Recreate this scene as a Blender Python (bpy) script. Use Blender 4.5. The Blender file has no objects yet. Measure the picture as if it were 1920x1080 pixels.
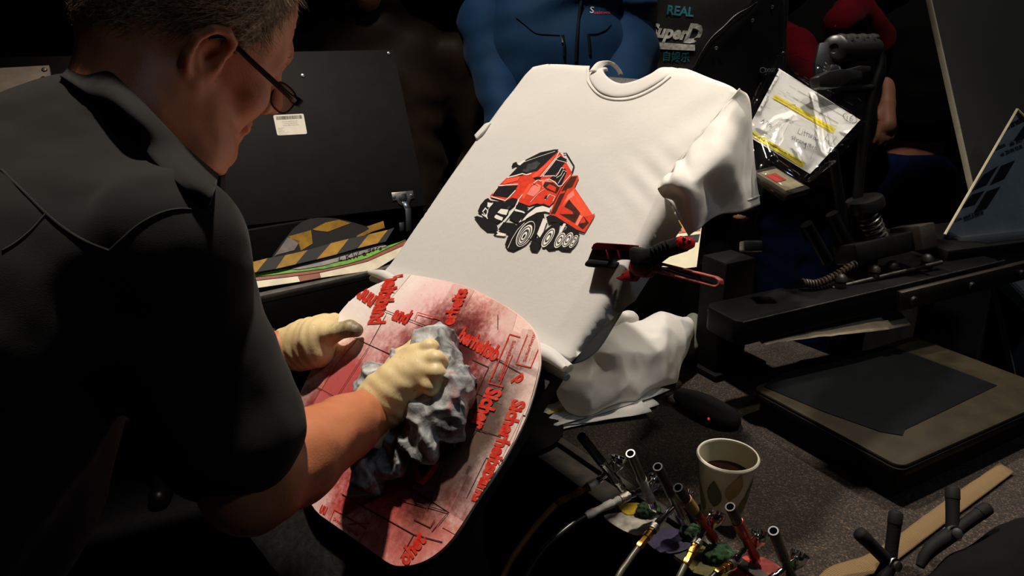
import bpy, bmesh, math, random
import numpy as np
from mathutils import Vector, Matrix
from mathutils.geometry import delaunay_2d_cdt

# ------------------------------------------------------------------ camera, world, lights, exposure
scn = bpy.context.scene
COL = scn.collection
FPX = 1390.0                      # focal length in pixels of the 1920 px frame
PITCH = math.radians(20)
CAM = Vector((0, 0, 1.5))
cam = bpy.data.cameras.new('camera')
cam.sensor_width = 36.0
cam.lens = FPX / 1920 * 36.0
cam.clip_start = 0.02
camo = bpy.data.objects.new('camera', cam)
camo.location = CAM
camo.rotation_euler = (math.pi / 2 - PITCH, 0, 0)
COL.objects.link(camo)
scn.camera = camo

world = bpy.data.worlds.new('hall')
scn.world = world
world.use_nodes = True
world.node_tree.nodes['Background'].inputs[0].default_value = (0.55, 0.62, 0.75, 1)
world.node_tree.nodes['Background'].inputs[1].default_value = 0.006

def spot(name, loc, target, watts, col, size_deg, blend, radius):
    l = bpy.data.lights.new(name, 'SPOT')
    l.energy = watts; l.color = col; l.spot_size = math.radians(size_deg)
    l.spot_blend = blend; l.shadow_soft_size = radius
    o = bpy.data.objects.new(name, l)
    o.location = loc
    o.rotation_euler = (Vector(target) - Vector(loc)).to_track_quat('-Z', 'Y').to_euler()
    COL.objects.link(o)
    return o

# two trade-fair ceiling spots over the far side of the work table
spot('ceiling_or_fill_spot', (-0.25, 1.28, 3.1), (0.05, 0.95, 1.1), 225, (1.0, 0.89, 0.775), 75, 0.6, 0.05)
spot('ceiling_or_fill_spot', (0.95, 1.40, 3.2), (0.62, 0.76, 0.9), 175, (1.0, 0.89, 0.75), 34, 0.7, 0.05)
spot('ceiling_or_fill_spot', (0.75, 0.55, 3.2), (0.46, 1.12, 1.42), 48, (1.0, 0.90, 0.76), 22, 0.7, 0.05)  # added narrow spot that brightens the order slip
# unseen cool fill for the shadows, high up behind the photographer
spot('cool_fill', (2.2, -0.5, 4.5), (0.6, 1.3, 0.9), 36, (0.62, 0.78, 1.0), 60, 0.8, 0.15)
spot('onlooker_fill', (0.6, 1.15, 3.6), (1.25, 2.5, 1.1), 60, (1.0, 0.9, 0.78), 60, 0.8, 0.08)  # warm spot added overhead to brighten the onlookers
vs = scn.view_settings
vs.view_transform = 'Standard'
vs.look = 'None'
vs.exposure = 0.0
vs.gamma = 1.0
vs.use_curve_mapping = False

# ------------------------------------------------------------------ helpers
rng = random.Random(7)
FW = Vector((0, math.cos(PITCH), -math.sin(PITCH)))
UP = Vector((0, math.sin(PITCH), math.cos(PITCH)))
RT = Vector((1, 0, 0))

def at(px, py, d):
    """point of the place seen at a pixel of the photograph, d metres deep"""
    return CAM + d * (FW + RT * ((px - 960) / FPX) - UP * ((py - 540) / FPX))

def onz(px, py, z):
    r = at(px, py, 1) - CAM
    return CAM + r * ((z - CAM.z) / r.z)

def onplane(px, py, p0, n):
    r = at(px, py, 1) - CAM
    return CAM + r * ((p0 - CAM).dot(n) / r.dot(n))

def S(r, g, b):
    f = lambda c: (c / 255 / 12.92) if c / 255 <= 0.04045 else ((c / 255 + 0.055) / 1.055) ** 2.4
    return (f(r), f(g), f(b), 1)

class NT:
    """thin wrapper for building node trees"""
    def __init__(s, name):
        s.m = bpy.data.materials.new(name); s.m.use_nodes = True
        s.t = s.m.node_tree; s.n = s.t.nodes
        s.b = s.n['Principled BSDF']; s.out = s.n['Material Output']
    def node(s, typ, **kw):
        x = s.n.new(typ)
        for k, v in kw.items(): setattr(x, k, v)
        return x
    def link(s, a, b): s.t.links.new(a, b)
    def coord(s, kind='Object'): return s.node('ShaderNodeTexCoord').outputs[kind]
    def mapping(s, src, scale=(1, 1, 1), loc=(0, 0, 0), rot=(0, 0, 0)):
        x = s.node('ShaderNodeMapping')
        x.inputs['Scale'].default_value = scale; x.inputs['Location'].default_value = loc; x.inputs['Rotation'].default_value = rot
        s.link(src, x.inputs[0]); return x.outputs[0]
    def noise(s, src, scale, detail=4, rough=.55, dist=0):
        x = s.node('ShaderNodeTexNoise')
        x.inputs['Scale'].default_value = scale; x.inputs['Detail'].default_value = detail
        x.inputs['Roughness'].default_value = rough; x.inputs['Distortion'].default_value = dist
        s.link(src, x.inputs[0]); return x.outputs[0]
    def ramp(s, src, stops):
        x = s.node('ShaderNodeValToRGB')
        e = x.color_ramp.elements
        while len(e) > 1: e.remove(e[-1])
        e[0].position, e[0].color = stops[0]
        for p, c in stops[1:]:
            k = e.new(p); k.color = c
        s.link(src, x.inputs[0]); return x.outputs[0]
    def mix(s, fac, a, b, mode='MIX'):
        x = s.node('ShaderNodeMix', data_type='RGBA', blend_type=mode)
        for i, v in ((0, fac), (6, a), (7, b)):
            if isinstance(v, (int, float, tuple)): x.inputs[i].default_value = v
            else: s.link(v, x.inputs[i])
        return x.outputs[2]
    def math(s, op, a, b=0.0, c=None):
        x = s.node('ShaderNodeMath', operation=op)
        for i, v in enumerate((a, b) if c is None else (a, b, c)):
            if isinstance(v, (int, float)): x.inputs[i].default_value = v
            else: s.link(v, x.inputs[i])
        return x.outputs[0]
    def vdist(s, src, c):
        x = s.node('ShaderNodeVectorMath', operation='DISTANCE')
        s.link(src, x.inputs[0]); x.inputs[1].default_value = c
        return x.outputs['Value']
    def bump(s, h, strength=.3, dist=.001):
        x = s.node('ShaderNodeBump')
        x.inputs['Strength'].default_value = strength; x.inputs['Distance'].default_value = dist
        s.link(h, x.inputs['Height']); s.link(x.outputs[0], s.b.inputs['Normal'])
    def set(s, **kw):
        for k, v in kw.items(): s.b.inputs[k.replace('_', ' ')].default_value = v
        return s

MATS = {}
def mat(name, col, rough=.6, metal=0, var=.12, scale=30, bump=0, bscale=400, bdist=.0006, spec=.5, sheen=0, coat=0, trans=0):
    """plain procedural material: colour with noise variation and fine relief"""
    if name in MATS: return MATS[name]
    t = NT(name)
    t.set(Roughness=rough, Metallic=metal)
    t.b.inputs['Specular IOR Level'].default_value = spec
    if sheen: t.b.inputs['Sheen Weight'].default_value = sheen
    if coat: t.b.inputs['Coat Weight'].default_value = coat
    co = t.coord()
    if var:
        n = t.noise(co, scale, 5)
        lo = tuple(max(0, c * (1 - var * 2)) for c in col[:3]) + (1,)
        hi = tuple(min(1, c * (1 + var * 1.2)) for c in col[:3]) + (1,)
        t.link(t.ramp(n, [(.3, lo), (.7, hi)]), t.b.inputs['Base Color'])
    else:
        t.b.inputs['Base Color'].default_value = col
    if bump:
        t.bump(t.noise(co, bscale, 3), bump, bdist)
    MATS[name] = t.m
    return t.m

def tag(o, label=None, cat=None, group=None, kind=None):
    if label: o['label'] = label
    if cat: o['category'] = cat
    if group: o['group'] = group
    if kind: o['kind'] = kind
    return o

def empty(name, loc, label=None, cat=None, group=None, kind=None, mw=None):
    o = bpy.data.objects.new(name, None)
    o.empty_display_size = .02
    if mw is not None: o.matrix_world = mw
    else: o.location = loc
    COL.objects.link(o)
    return tag(o, label, cat, group, kind)

def wm(o):
    return o.matrix_basis if o.parent is None else wm(o.parent) @ o.matrix_parent_inverse @ o.matrix_basis

def mesh(name, V, F, m, parent=None, smooth=True, angle=None, local=False, fm=None):
    """link one mesh object; V in world metres (or in the parent's frame if local)"""
    me = bpy.data.meshes.new(name)
    if isinstance(V, np.ndarray):
        F = np.asarray(F, dtype=np.int32)
        me.vertices.add(len(V)); me.vertices.foreach_set('co', V.astype(np.float32).ravel())
        k = F.shape[1]
        me.loops.add(F.size); me.loops.foreach_set('vertex_index', F.ravel())
        me.polygons.add(len(F)); me.polygons.foreach_set('loop_start', np.arange(0, F.size, k, dtype=np.int32))
        me.update(calc_edges=True)
    else:
        me.from_pydata([tuple(v) for v in V], [], [tuple(f) for f in F]); me.update()
    for x in (m if isinstance(m, (list, tuple)) else [m]): me.materials.append(x)
    if fm is not None: me.polygons.foreach_set('material_index', np.asarray(fm, dtype=np.int32))
    me.validate()
    if smooth:
        me.polygons.foreach_set('use_smooth', [True] * len(me.polygons))
        if angle is not None:
            bm = bmesh.new(); bm.from_mesh(me)
            for e in bm.edges:
                if len(e.link_faces) == 2 and e.calc_face_angle(0) > math.radians(angle): e.smooth = False
            bm.to_mesh(me); bm.free()
    o = bpy.data.objects.new(name, me)
    COL.objects.link(o)
    if parent is not None:
        o.parent = parent
        if not local: o.matrix_parent_inverse = wm(parent).inverted()
    return o

def bm_obj(name, bm, m, parent=None, smooth=False, angle=35, local=False):
    bmesh.ops.recalc_face_normals(bm, faces=bm.faces)
    me = bpy.data.meshes.new(name); bm.to_mesh(me); bm.free()
    for x in (m if isinstance(m, (list, tuple)) else [m]): me.materials.append(x)
    if smooth:
        me.polygons.foreach_set('use_smooth', [True] * len(me.polygons))
        b2 = bmesh.new(); b2.from_mesh(me)
        for e in b2.edges:
            if len(e.link_faces) == 2 and e.calc_face_angle(0) > math.radians(angle): e.smooth = False
        b2.to_mesh(me); b2.free()
    o = bpy.data.objects.new(name, me); COL.objects.link(o)
    if parent is not None:
        o.parent = parent
        if not local: o.matrix_parent_inverse = wm(parent).inverted()
    return o

def frame(o, x, y, z=None):
    """matrix with origin o and axes x, y(approx), z"""
    x = Vector(x).normalized(); y = Vector(y); y = (y - x * y.dot(x)).normalized()
    z = x.cross(y) if z is None else Vector(z)
    return Matrix(((x.x, y.x, z.x, o[0]), (x.y, y.y, z.y, o[1]), (x.z, y.z, z.z, o[2]), (0, 0, 0, 1)))

def bx(bm, M, c, s, bev=0, seg=2):
    """bevelled box of size s centred at c in frame M"""
    r = bmesh.ops.create_cube(bm, size=1.0)
    vs_ = r['verts']
    bmesh.ops.transform(bm, matrix=M @ Matrix.Translation(c) @ Matrix.Diagonal((s[0], s[1], s[2], 1)), verts=vs_)
    if bev:
        es = list({e for v in vs_ for e in v.link_edges})
        bmesh.ops.bevel(bm, geom=es, offset=bev, segments=seg, profile=.5, affect='EDGES')

def box(name, M, c, s, m, parent=None, bev=.002, local=False):
    bm = bmesh.new(); bx(bm, M, c, s, bev)
    return bm_obj(name, bm, m, parent, smooth=True, local=local)

def catmull(P, n):
    P = [np.array(p, dtype=float) for p in P]
    Q = [2 * P[0] - P[1]] + P + [2 * P[-1] - P[-2]]
    out = []
    for i in range(1, len(Q) - 2):
        for k in range(n):
            t = k / n
            out.append(.5 * (2 * Q[i] + (Q[i + 1] - Q[i - 1]) * t + (2 * Q[i - 1] - 5 * Q[i] + 4 * Q[i + 1] - Q[i + 2]) * t * t
                             + (-Q[i - 1] + 3 * Q[i] - 3 * Q[i + 1] + Q[i + 2]) * t ** 3))
    out.append(P[-1])
    return np.array(out)

def tube_vf(P, R, n=12, cap=True, flat=1.0):
    """sweep a circle of radius R along P with parallel transport"""
    P = [Vector(p) for p in P]
    R = [R] * len(P) if isinstance(R, (int, float)) else list(R)
    T = [(P[min(i + 1, len(P) - 1)] - P[max(i - 1, 0)]).normalized() for i in range(len(P))]
    u = T[0].orthogonal().normalized()
    V, F = [], []
    for i, p in enumerate(P):
        u = (u - T[i] * u.dot(T[i])).normalized()
        v = T[i].cross(u)
        for k in range(n):
            a = 2 * math.pi * k / n
            V.append(p + (u * math.cos(a) + v * (math.sin(a) * flat)) * R[i])
    for i in range(len(P) - 1):
        for k in range(n):
            a, b = i * n + k, i * n + (k + 1) % n
            F.append((a, b, b + n, a + n))
    if cap:
        F.append(tuple(range(n - 1, -1, -1))); F.append(tuple(range((len(P) - 1) * n, len(P) * n)))
    return V, F

def tube(name, P, R, m, parent=None, n=12, smooth_n=0, cap=True, local=False):
    if smooth_n:
        if not isinstance(R, (int, float)):
            R = list(catmull([(r, 0, 0) for r in R], smooth_n)[:, 0])
        P = catmull(P, smooth_n)
    V, F = tube_vf(P, R, n, cap)
    return mesh(name, V, F, m, parent, smooth=True, angle=50, local=local)

def lathe_vf(prof, n=24):
    """profile [(r, z)] about +z; r = 0 ends close to a point ring"""
    V, F = [], []
    for r, z in prof:
        for k in range(n):
            a = 2 * math.pi * k / n
            V.append(Vector((max(r, 1e-5) * math.cos(a), max(r, 1e-5) * math.sin(a), z)))
    for i in range(len(prof) - 1):
        for k in range(n):
            a, b = i * n + k, i * n + (k + 1) % n
            F.append((a, b, b + n, a + n))
    return V, F

def lathe(name, prof, M, m, parent=None, n=24, angle=40):
    V, F = lathe_vf(prof, n)
    return mesh(name, [M @ v for v in V], F, m, parent, smooth=True, angle=angle)

def axis(o, d):
    """frame with z along d, at o"""
    q = Vector(d).normalized().to_track_quat('Z', 'Y').to_matrix().to_4x4()
    return Matrix.Translation(o) @ q

def prism(name, pts, M, h, m, parent=None, bev=0, local=False, holes=None):
    """polygon pts (2-D, frame M xy) extruded by h along frame z, bevelled"""
    bm = bmesh.new()
    if holes:
        lo = [bm.verts.new((p[0], p[1], 0)) for p in pts]
        es = [bm.edges.new((lo[i], lo[(i + 1) % len(lo)])) for i in range(len(lo))]
        for hl in holes:
            q = [bm.verts.new((p[0], p[1], 0)) for p in hl]
            es += [bm.edges.new((q[i], q[(i + 1) % len(q)])) for i in range(len(q))]
        bmesh.ops.triangle_fill(bm, use_beauty=True, use_dissolve=False, edges=es)
        bmesh.ops.dissolve_limit(bm, angle_limit=.01, verts=bm.verts, edges=bm.edges)
        fs = list(bm.faces)
    else:
        fs = [bm.faces.new([bm.verts.new((p[0], p[1], 0)) for p in pts])]
    g = bmesh.ops.extrude_face_region(bm, geom=fs)
    vs_ = [v for v in g['geom'] if isinstance(v, bmesh.types.BMVert)]
    bmesh.ops.translate(bm, vec=(0, 0, h), verts=vs_)
    bmesh.ops.recalc_face_normals(bm, faces=bm.faces)
    if bev:
        es = [e for e in bm.edges if len(e.link_faces) == 2 and e.calc_face_angle(0) > .6]
        bmesh.ops.bevel(bm, geom=es, offset=bev, segments=2, profile=.5, affect='EDGES')
    bmesh.ops.transform(bm, matrix=M, verts=bm.verts)
    return bm_obj(name, bm, m, parent, smooth=True, angle=40, local=local)

def smooth_closed(pts, n=6):
    k = len(pts); out = []
    P = [np.array(p, float) for p in pts]
    for i in range(k):
        a, b, c, d = P[i - 1], P[i], P[(i + 1) % k], P[(i + 2) % k]
        for j in range(n):
            t = j / n
            out.append(tuple(.5 * (2 * b + (c - a) * t + (2 * a - 5 * b + 4 * c - d) * t * t + (-a + 3 * b - 3 * c + d) * t ** 3)))
    return out

def fill2d(outline, step, holes=()):
    """triangulated 2-D region with interior points about step apart"""
    def dens(p):
        o = []
        for i in range(len(p)):
            a, b = np.array(p[i], float), np.array(p[(i + 1) % len(p)], float)
            k = max(1, int(np.linalg.norm(b - a) / step))
            o += [tuple(a + (b - a) * j / k) for j in range(k)]
        return o
    loops = [dens(outline)] + [dens(h) for h in holes]
    pts, es = [], []
    for lp in loops:
        s = len(pts); pts += lp
        es += [(s + i, s + (i + 1) % len(lp)) for i in range(len(lp))]
    A = np.array(pts)
    def inside(q, poly):
        x, y = q[:, 0], q[:, 1]; r = np.zeros(len(q), bool); p = np.array(poly); j = len(p) - 1
        for i in range(len(p)):
            c = ((p[i, 1] > y) != (p[j, 1] > y)) & (x < (p[j, 0] - p[i, 0]) * (y - p[i, 1]) / (p[j, 1] - p[i, 1] + 1e-12) + p[i, 0])
            r ^= c; j = i
        return r
    lo, hi = A.min(0), A.max(0)
    gx, gy = np.meshgrid(np.arange(lo[0], hi[0], step), np.arange(lo[1], hi[1], step * .87))
    gx[1::2] += step / 2
    G = np.stack([gx.ravel(), gy.ravel()], 1)
    ok = inside(G, loops[0])
    for h in loops[1:]: ok &= ~inside(G, h)
    G = G[ok]
    d = np.min(np.linalg.norm(G[:, None, :] - A[None], axis=2), axis=1) if len(G) else np.zeros(0)
    G = G[d > step * .5]
    allp = [Vector(p) for p in pts] + [Vector(g) for g in G]
    V, E, F, *_ = delaunay_2d_cdt(allp, es, [], 0, 1e-7)
    V = np.array([tuple(v) for v in V])
    Fc = np.array([f for f in F if len(f) == 3])
    c = V[Fc].mean(1)
    ok = inside(c, loops[0])
    for h in loops[1:]: ok &= ~inside(c, h)
    return V, Fc[ok]

def vnoise(P, scale, seed=0):
    """cheap smooth value noise in [-1, 1] for an (N, 3) array"""
    P = np.asarray(P, float) * scale
    i = np.floor(P).astype(np.int64); f = P - i; f = f * f * (3 - 2 * f)
    def h(a, b, c):
        v = (a * 374761393 + b * 668265263 + c * 1274126177 + seed * 974711) & 0x7fffffff
        v = ((v ^ (v >> 13)) * 1274126177) & 0x7fffffff
        return ((v ^ (v >> 16)) & 0xffff) / 32767.5 - 1
    r = 0
    for dx in (0, 1):
        for dy in (0, 1):
            for dz in (0, 1):
                wgt = (f[:, 0] if dx else 1 - f[:, 0]) * (f[:, 1] if dy else 1 - f[:, 1]) * (f[:, 2] if dz else 1 - f[:, 2])
                r = r + wgt * h(i[:, 0] + dx, i[:, 1] + dy, i[:, 2] + dz)
    return r

# ---- signed distance modelling -> one continuous mesh (surface nets)
def smin(a, b, k):
    if k <= 0: return np.minimum(a, b)
    h = np.clip(.5 + .5 * (b - a) / k, 0, 1)
    return b + (a - b) * h - k * h * (1 - h)

def cone_d(P, a, b, ra, rb):
    a, b = np.array(a, float), np.array(b, float)
    ab = b - a
    t = np.clip(((P - a) @ ab) / (ab @ ab + 1e-12), 0, 1)
    return np.linalg.norm(P - a - t[:, None] * ab, axis=1) - (ra + (rb - ra) * t)

def ell_d(P, c, r, R=None):
    q = P - np.array(c, float)
    if R is not None: q = q @ np.array(R, float)
    r = np.array(r, float)
    k0 = np.linalg.norm(q / r, axis=1); k1 = np.linalg.norm(q / (r * r), axis=1)
    return k0 * (k0 - 1) / (k1 + 1e-9)

def one_d(P, p): return cone_d(P, *p[1:5]) if p[0] == 'c' else ell_d(P, p[1], p[2], p[3])

def prims_fn(prims, disp=None):
    """prims: ('c', a, b, ra, rb, k) cone, ('e', c, r, R, k) ellipsoid, ('x', c, r, R, k) carve"""
    def fn(P, use=None):
        d = np.full(len(P), 1.0)
        for i, p in enumerate(prims):
            sel = slice(None) if use is None else use[i]
            if use is not None and not len(sel): continue
            v = one_d(P[sel], p); k = p[-1]
            d[sel] = -smin(-d[sel], v, k) if p[0] == 'x' else smin(d[sel], v, k)
        if disp is not None: d = d + disp(P)
        return d
    fn.prims = prims
    return fn

def sdf_vf(fn, lo, hi, res, slack=.01):
    lo = np.array(lo, float); hi = np.array(hi, float)
    B = 8
    nb = np.ceil((hi - lo) / (res * B)).astype(int)
    n = nb * B
    cx = [lo[i] + (np.arange(nb[i]) * B + B / 2) * res for i in range(3)]
    X = np.stack(np.meshgrid(*cx, indexing='ij'), -1).reshape(-1, 3)
    dc = fn(X)
    near = np.abs(dc) < B * res * .9 + slack
    V = np.ones(n, np.float32)
    Vb = V.reshape(nb[0], B, nb[1], B, nb[2], B)
    sg = np.where(dc < 0, -1.0, 1.0).reshape(nb)
    Vb *= sg[:, None, :, None, :, None]
    idx = np.argwhere(near.reshape(nb))
    off = np.stack(np.meshgrid(*[np.arange(B)] * 3, indexing='ij'), -1).reshape(-1, 3)
    rel = None
    if hasattr(fn, 'prims'):
        cen = (idx * B + B / 2) * res + lo
        pd = np.stack([one_d(cen, p) for p in fn.prims], 1)
        rad = B * res * .9
        solid = np.array([p[0] != 'x' for p in fn.prims])
        mn = pd[:, solid].min(1)
        kk = np.array([p[-1] for p in fn.prims])
        rel = np.where(solid[None], pd < (mn + 2 * rad + .004)[:, None] + kk[None], pd < 2 * rad + kk[None])
    for s in range(0, len(idx), 2000):
        q = idx[s:s + 2000]
        pts = ((q[:, None, :] * B + off[None]) * res + lo).reshape(-1, 3)
        if rel is None: d = fn(pts)
        else:
            pi = np.arange(len(pts)).reshape(len(q), -1)
            d = fn(pts, [pi[rel[s:s + 2000, i]].ravel() for i in range(rel.shape[1])])
        d = d.reshape(len(q), B, B, B)
        for k, (a, b, c) in enumerate(q): Vb[a, :, b, :, c, :] = d[k]
    ins = V < 0
    cnt = np.zeros(tuple(n - 1), np.int8)
    cor = [(i, j, k) for i in (0, 1) for j in (0, 1) for k in (0, 1)]
    for i, j, k in cor: cnt += ins[i:n[0] - 1 + i, j:n[1] - 1 + j, k:n[2] - 1 + k]
    act = np.argwhere((cnt > 0) & (cnt < 8))
    cv = np.stack([V[act[:, 0] + i, act[:, 1] + j, act[:, 2] + k] for i, j, k in cor], 1)
    C = np.array(cor, float)
    acc = np.zeros((len(act), 3)); num = np.zeros(len(act))
    for a in range(8):
        for b in range(a + 1, 8):
            if abs(C[a] - C[b]).sum() != 1: continue
            va, vb = cv[:, a], cv[:, b]
            m_ = (va < 0) != (vb < 0)
            t = np.where(m_, va / (va - vb + 1e-12), 0)
            acc += np.where(m_[:, None], C[a] + t[:, None] * (C[b] - C[a]), 0); num += m_
    pos = (act + acc / num[:, None]) * res + lo
    ids = -np.ones(tuple(n - 1), np.int32); ids[act[:, 0], act[:, 1], act[:, 2]] = np.arange(len(act))
    Q = []
    for ax in range(3):
        o1, o2 = [d for d in range(3) if d != ax]
        s0 = [slice(1, n[d] - 1) for d in range(3)]; s1 = list(s0)
        s0[ax] = slice(0, n[ax] - 1); s1[ax] = slice(1, n[ax])
        A, Bv = ins[tuple(s0)], ins[tuple(s1)]
        e = np.argwhere(A != Bv)
        fl = A[e[:, 0], e[:, 1], e[:, 2]]
        g = e.copy(); g[:, o1] += 1; g[:, o2] += 1
        def cell(d1, d2):
            h = g.copy(); h[:, o1] -= d1; h[:, o2] -= d2
            h = np.clip(h, 0, np.array(ids.shape) - 1)
            return ids[h[:, 0], h[:, 1], h[:, 2]]
        q = np.stack([cell(1, 1), cell(0, 1), cell(0, 0), cell(1, 0)], 1)
        if ax == 1: fl = ~fl
        q[~fl] = q[~fl][:, ::-1]
        Q.append(q[(q >= 0).all(1)])
    return pos, np.concatenate(Q)

def sdf(name, prims, res, m, parent=None, disp=None, pad=.02, slack=.012, lo=None, hi=None, relax=1):
    pts = []
    for p in prims:
        if p[0] == 'c': pts += [np.array(p[1]) - p[3], np.array(p[1]) + p[3], np.array(p[2]) - p[4], np.array(p[2]) + p[4]]
        elif p[0] == 'e': pts += [np.array(p[1]) - max(p[2]), np.array(p[1]) + max(p[2])]
    A = np.array(pts)
    V, Q = sdf_vf(prims_fn(prims, disp), A.min(0) - pad if lo is None else lo, A.max(0) + pad if hi is None else hi, res, slack)
    for _ in range(relax): V = relax_v(V, Q)
    return mesh(name, V, Q, m, parent, smooth=True)

def relax_v(V, Q):
    s = np.zeros_like(V); c = np.zeros(len(V))
    for a, b in ((0, 1), (1, 2), (2, 3), (3, 0)):
        np.add.at(s, Q[:, a], V[Q[:, b]]); np.add.at(c, Q[:, a], 1)
        np.add.at(s, Q[:, b], V[Q[:, a]]); np.add.at(c, Q[:, b], 1)
    return V * .5 + .5 * s / np.maximum(c, 1)[:, None]

def grid_vf(ctrl, nu, nv, disp=None):
    """smooth surface through a control grid of points (rows x cols)"""
    rows = [catmull(r, nu) for r in ctrl]
    cols = [catmull([r[i] for r in rows], nv) for i in range(len(rows[0]))]
    G = np.stack(cols, 1)
    H, Wd = G.shape[:2]
    V = G.reshape(-1, 3)
    if disp is not None:
        du = np.gradient(G, axis=1); dv = np.gradient(G, axis=0)
        N = np.cross(du, dv).reshape(-1, 3); N /= np.linalg.norm(N, axis=1)[:, None] + 1e-12
        uu, vv = np.meshgrid(np.linspace(0, 1, Wd), np.linspace(0, 1, H))
        V = V + N * disp(uu.ravel(), vv.ravel(), V)[:, None]
    i = np.arange((H - 1) * (Wd - 1)); r, c = i // (Wd - 1), i % (Wd - 1)
    a = r * Wd + c
    return V, np.stack([a, a + 1, a + 1 + Wd, a + Wd], 1)

def cloth(name, ctrl, nu, nv, m, parent=None, disp=None, thick=.0015):
    V, F = grid_vf(ctrl, nu, nv, disp)
    o = mesh(name, V, F, m, parent)
    if thick:
        md = o.modifiers.new('thickness', 'SOLIDIFY'); md.thickness = thick; md.offset = 0
    return o

_tc = {}
def text2d(s, bold=0.0, font=None):
    """letters as 2-D triangles: baseline at y = 0, cap height about 0.7, starts at x = 0"""
    key = (s, bold)
    if key in _tc: return _tc[key]
    cu = bpy.data.curves.new('lettering', 'FONT'); cu.body = s; cu.size = 1; cu.offset = bold
    cu.resolution_u = 3
    o = bpy.data.objects.new('lettering', cu); COL.objects.link(o)
    bpy.context.view_layer.update()
    me = bpy.data.meshes.new_from_object(o.evaluated_get(bpy.context.evaluated_depsgraph_get()))
    V = np.array([tuple(v.co)[:2] for v in me.vertices]).reshape(-1, 2)
    F = [tuple(p.vertices) for p in me.polygons]
    bpy.data.objects.remove(o); bpy.data.curves.remove(cu); bpy.data.meshes.remove(me)
    _tc[key] = (V, F)
    return V, F

def lettering(s, M, height, width=None, bold=0.0, shear=0, oy=0):
    """list of 3-D verts and faces of a text laid in frame M, scaled to a height and a total width"""
    V, F = text2d(s, bold)
    if len(V) == 0: return [], []
    lo, hi = V.min(0), V.max(0)
    sy = height / (hi[1] - lo[1]); sx = sy if width is None else width / (hi[0] - lo[0])
    out = []
    for x, y in V:
        yy = (y - lo[1]) * sy
        out.append(M @ Vector(((x - lo[0]) * sx + shear * yy, yy + oy, 0)))
    return out, F

def join_vf(parts):
    V, F = [], []
    for v, f in parts:
        s = len(V); V += [Vector(x) for x in v]; F += [tuple(i + s for i in q) for q in f]
    return V, F

def qd(a, b, c, d): return [Vector(a), Vector(b), Vector(c), Vector(d)], [(0, 1, 2, 3)]

def copy_tree(o, parent=None):
    c = o.copy(); COL.objects.link(c)
    if parent is not None: c.parent = parent
    for ch in list(o.children): copy_tree(ch, c)
    return c

def hit_many(fn, pts, d0=.35, d1=3.0, back=0.0):
    """points where the camera rays through the given pixels meet a modelled surface"""
    R_ = np.array([tuple(at(x, y, 1) - CAM) for x, y in pts]); o = np.array(tuple(CAM)); s = np.full(len(R_), d0)
    live = np.ones(len(R_), bool)
    for _ in range(220):
        if not live.any(): break
        v = fn(o + R_[live] * s[live][:, None])
        st = np.where(v < .0005, 0, np.maximum(v * .6, .0008))
        s[live] += st
        w_ = np.where(live)[0]; live[w_[(st == 0) | (s[w_] > d1)]] = False
    return o + R_ * (s - back)[:, None]
# ------------------------------------------------------------------ the setting
TZ = 0.88                                        # height of the work table
wv = Vector((.64, -.768, 0)).normalized()        # across the easel board, towards the camera
hv = Vector((.768, .64, 0)).normalized()         # away from the table's front edge
EL = math.radians(46)
lv = (hv * math.cos(EL) + Vector((0, 0, math.sin(EL)))).normalized()   # up the board
nv_ = wv.cross(lv).normalized()                  # out of the board
BW = .44
BO = at(712, 510, 2.70 * BW)
MB = frame(BO, wv, lv, nv_)                      # board frame: x across, y up the slope, z out
MBi = MB.inverted()
def bd(a, b, h=0): return MB @ Vector((a, b, h))
def ub(px, py, h=0.0):
    q = MBi @ onplane(px, py, BO + nv_ * h, nv_)
    return (q.x, q.y)

M_floor = mat('dark hall carpet', S(30, 30, 33), .95, var=.2, scale=60, bump=.4, bscale=700)
M_wallb = mat('black stand fabric', S(14, 14, 16), .95, var=.15, scale=12, bump=.2, bscale=500)
def slab(name, lo, hi, m, kind='structure'):
    bm = bmesh.new(); bx(bm, Matrix.Identity(4), [(a + b) / 2 for a, b in zip(lo, hi)], [b - a for a, b in zip(lo, hi)], 0)
    return tag(bm_obj(name, bm, m), kind=kind)
slab('floor', (-3.5, -2.5, -.05), (4, 5.2, 0), M_floor)
slab('wall_back', (-3.5, 5.0, 0), (4, 5.2, 3.6), M_wallb)
slab('wall_left', (-3.7, -2.5, 0), (-3.5, 5.2, 3.6), M_wallb)

# felt covered work table, aligned with the board
M_felt = NT('dark brown felt')
co = M_felt.coord()
n1 = M_felt.noise(co, 420, 3, .7); n2 = M_felt.noise(co, 14, 4)
c1 = M_felt.ramp(n1, [(.42, S(16, 12, 9)), (.58, S(62, 49, 38)), (.74, S(146, 124, 100))])
M_felt.link(M_felt.mix(M_felt.math('MULTIPLY', n2, .7), c1, S(20, 15, 11)), M_felt.b.inputs['Base Color'])
M_felt.set(Roughness=.95); M_felt.bump(n1, .9, .002)
M_felt = M_felt.m
M_blk = mat('black painted wood', S(12, 12, 11), .7, spec=.12, var=.25, scale=25, bump=.3, bscale=180)
M_blk2 = mat('black powder coat', S(7, 7, 8), .55, spec=.12, var=.2, scale=40, bump=.25, bscale=900, bdist=.0003)
M_blkp = mat('black plastic', S(11, 11, 12), .38, var=.15, scale=50, bump=.15, bscale=900, bdist=.0003)
M_rub = mat('black rubber', S(12, 12, 12), .75, spec=.2, var=.2, scale=60, bump=.3, bscale=500)
M_steel = mat('bright steel', S(200, 200, 200), .22, 1, var=.1, scale=60)
M_dsteel = mat('dull steel', S(120, 118, 112), .4, 1, var=.25, scale=80, bump=.2, bscale=500)
E0 = onz(1013, 815, TZ); Ez = onz(1125, 892, TZ)
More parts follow.
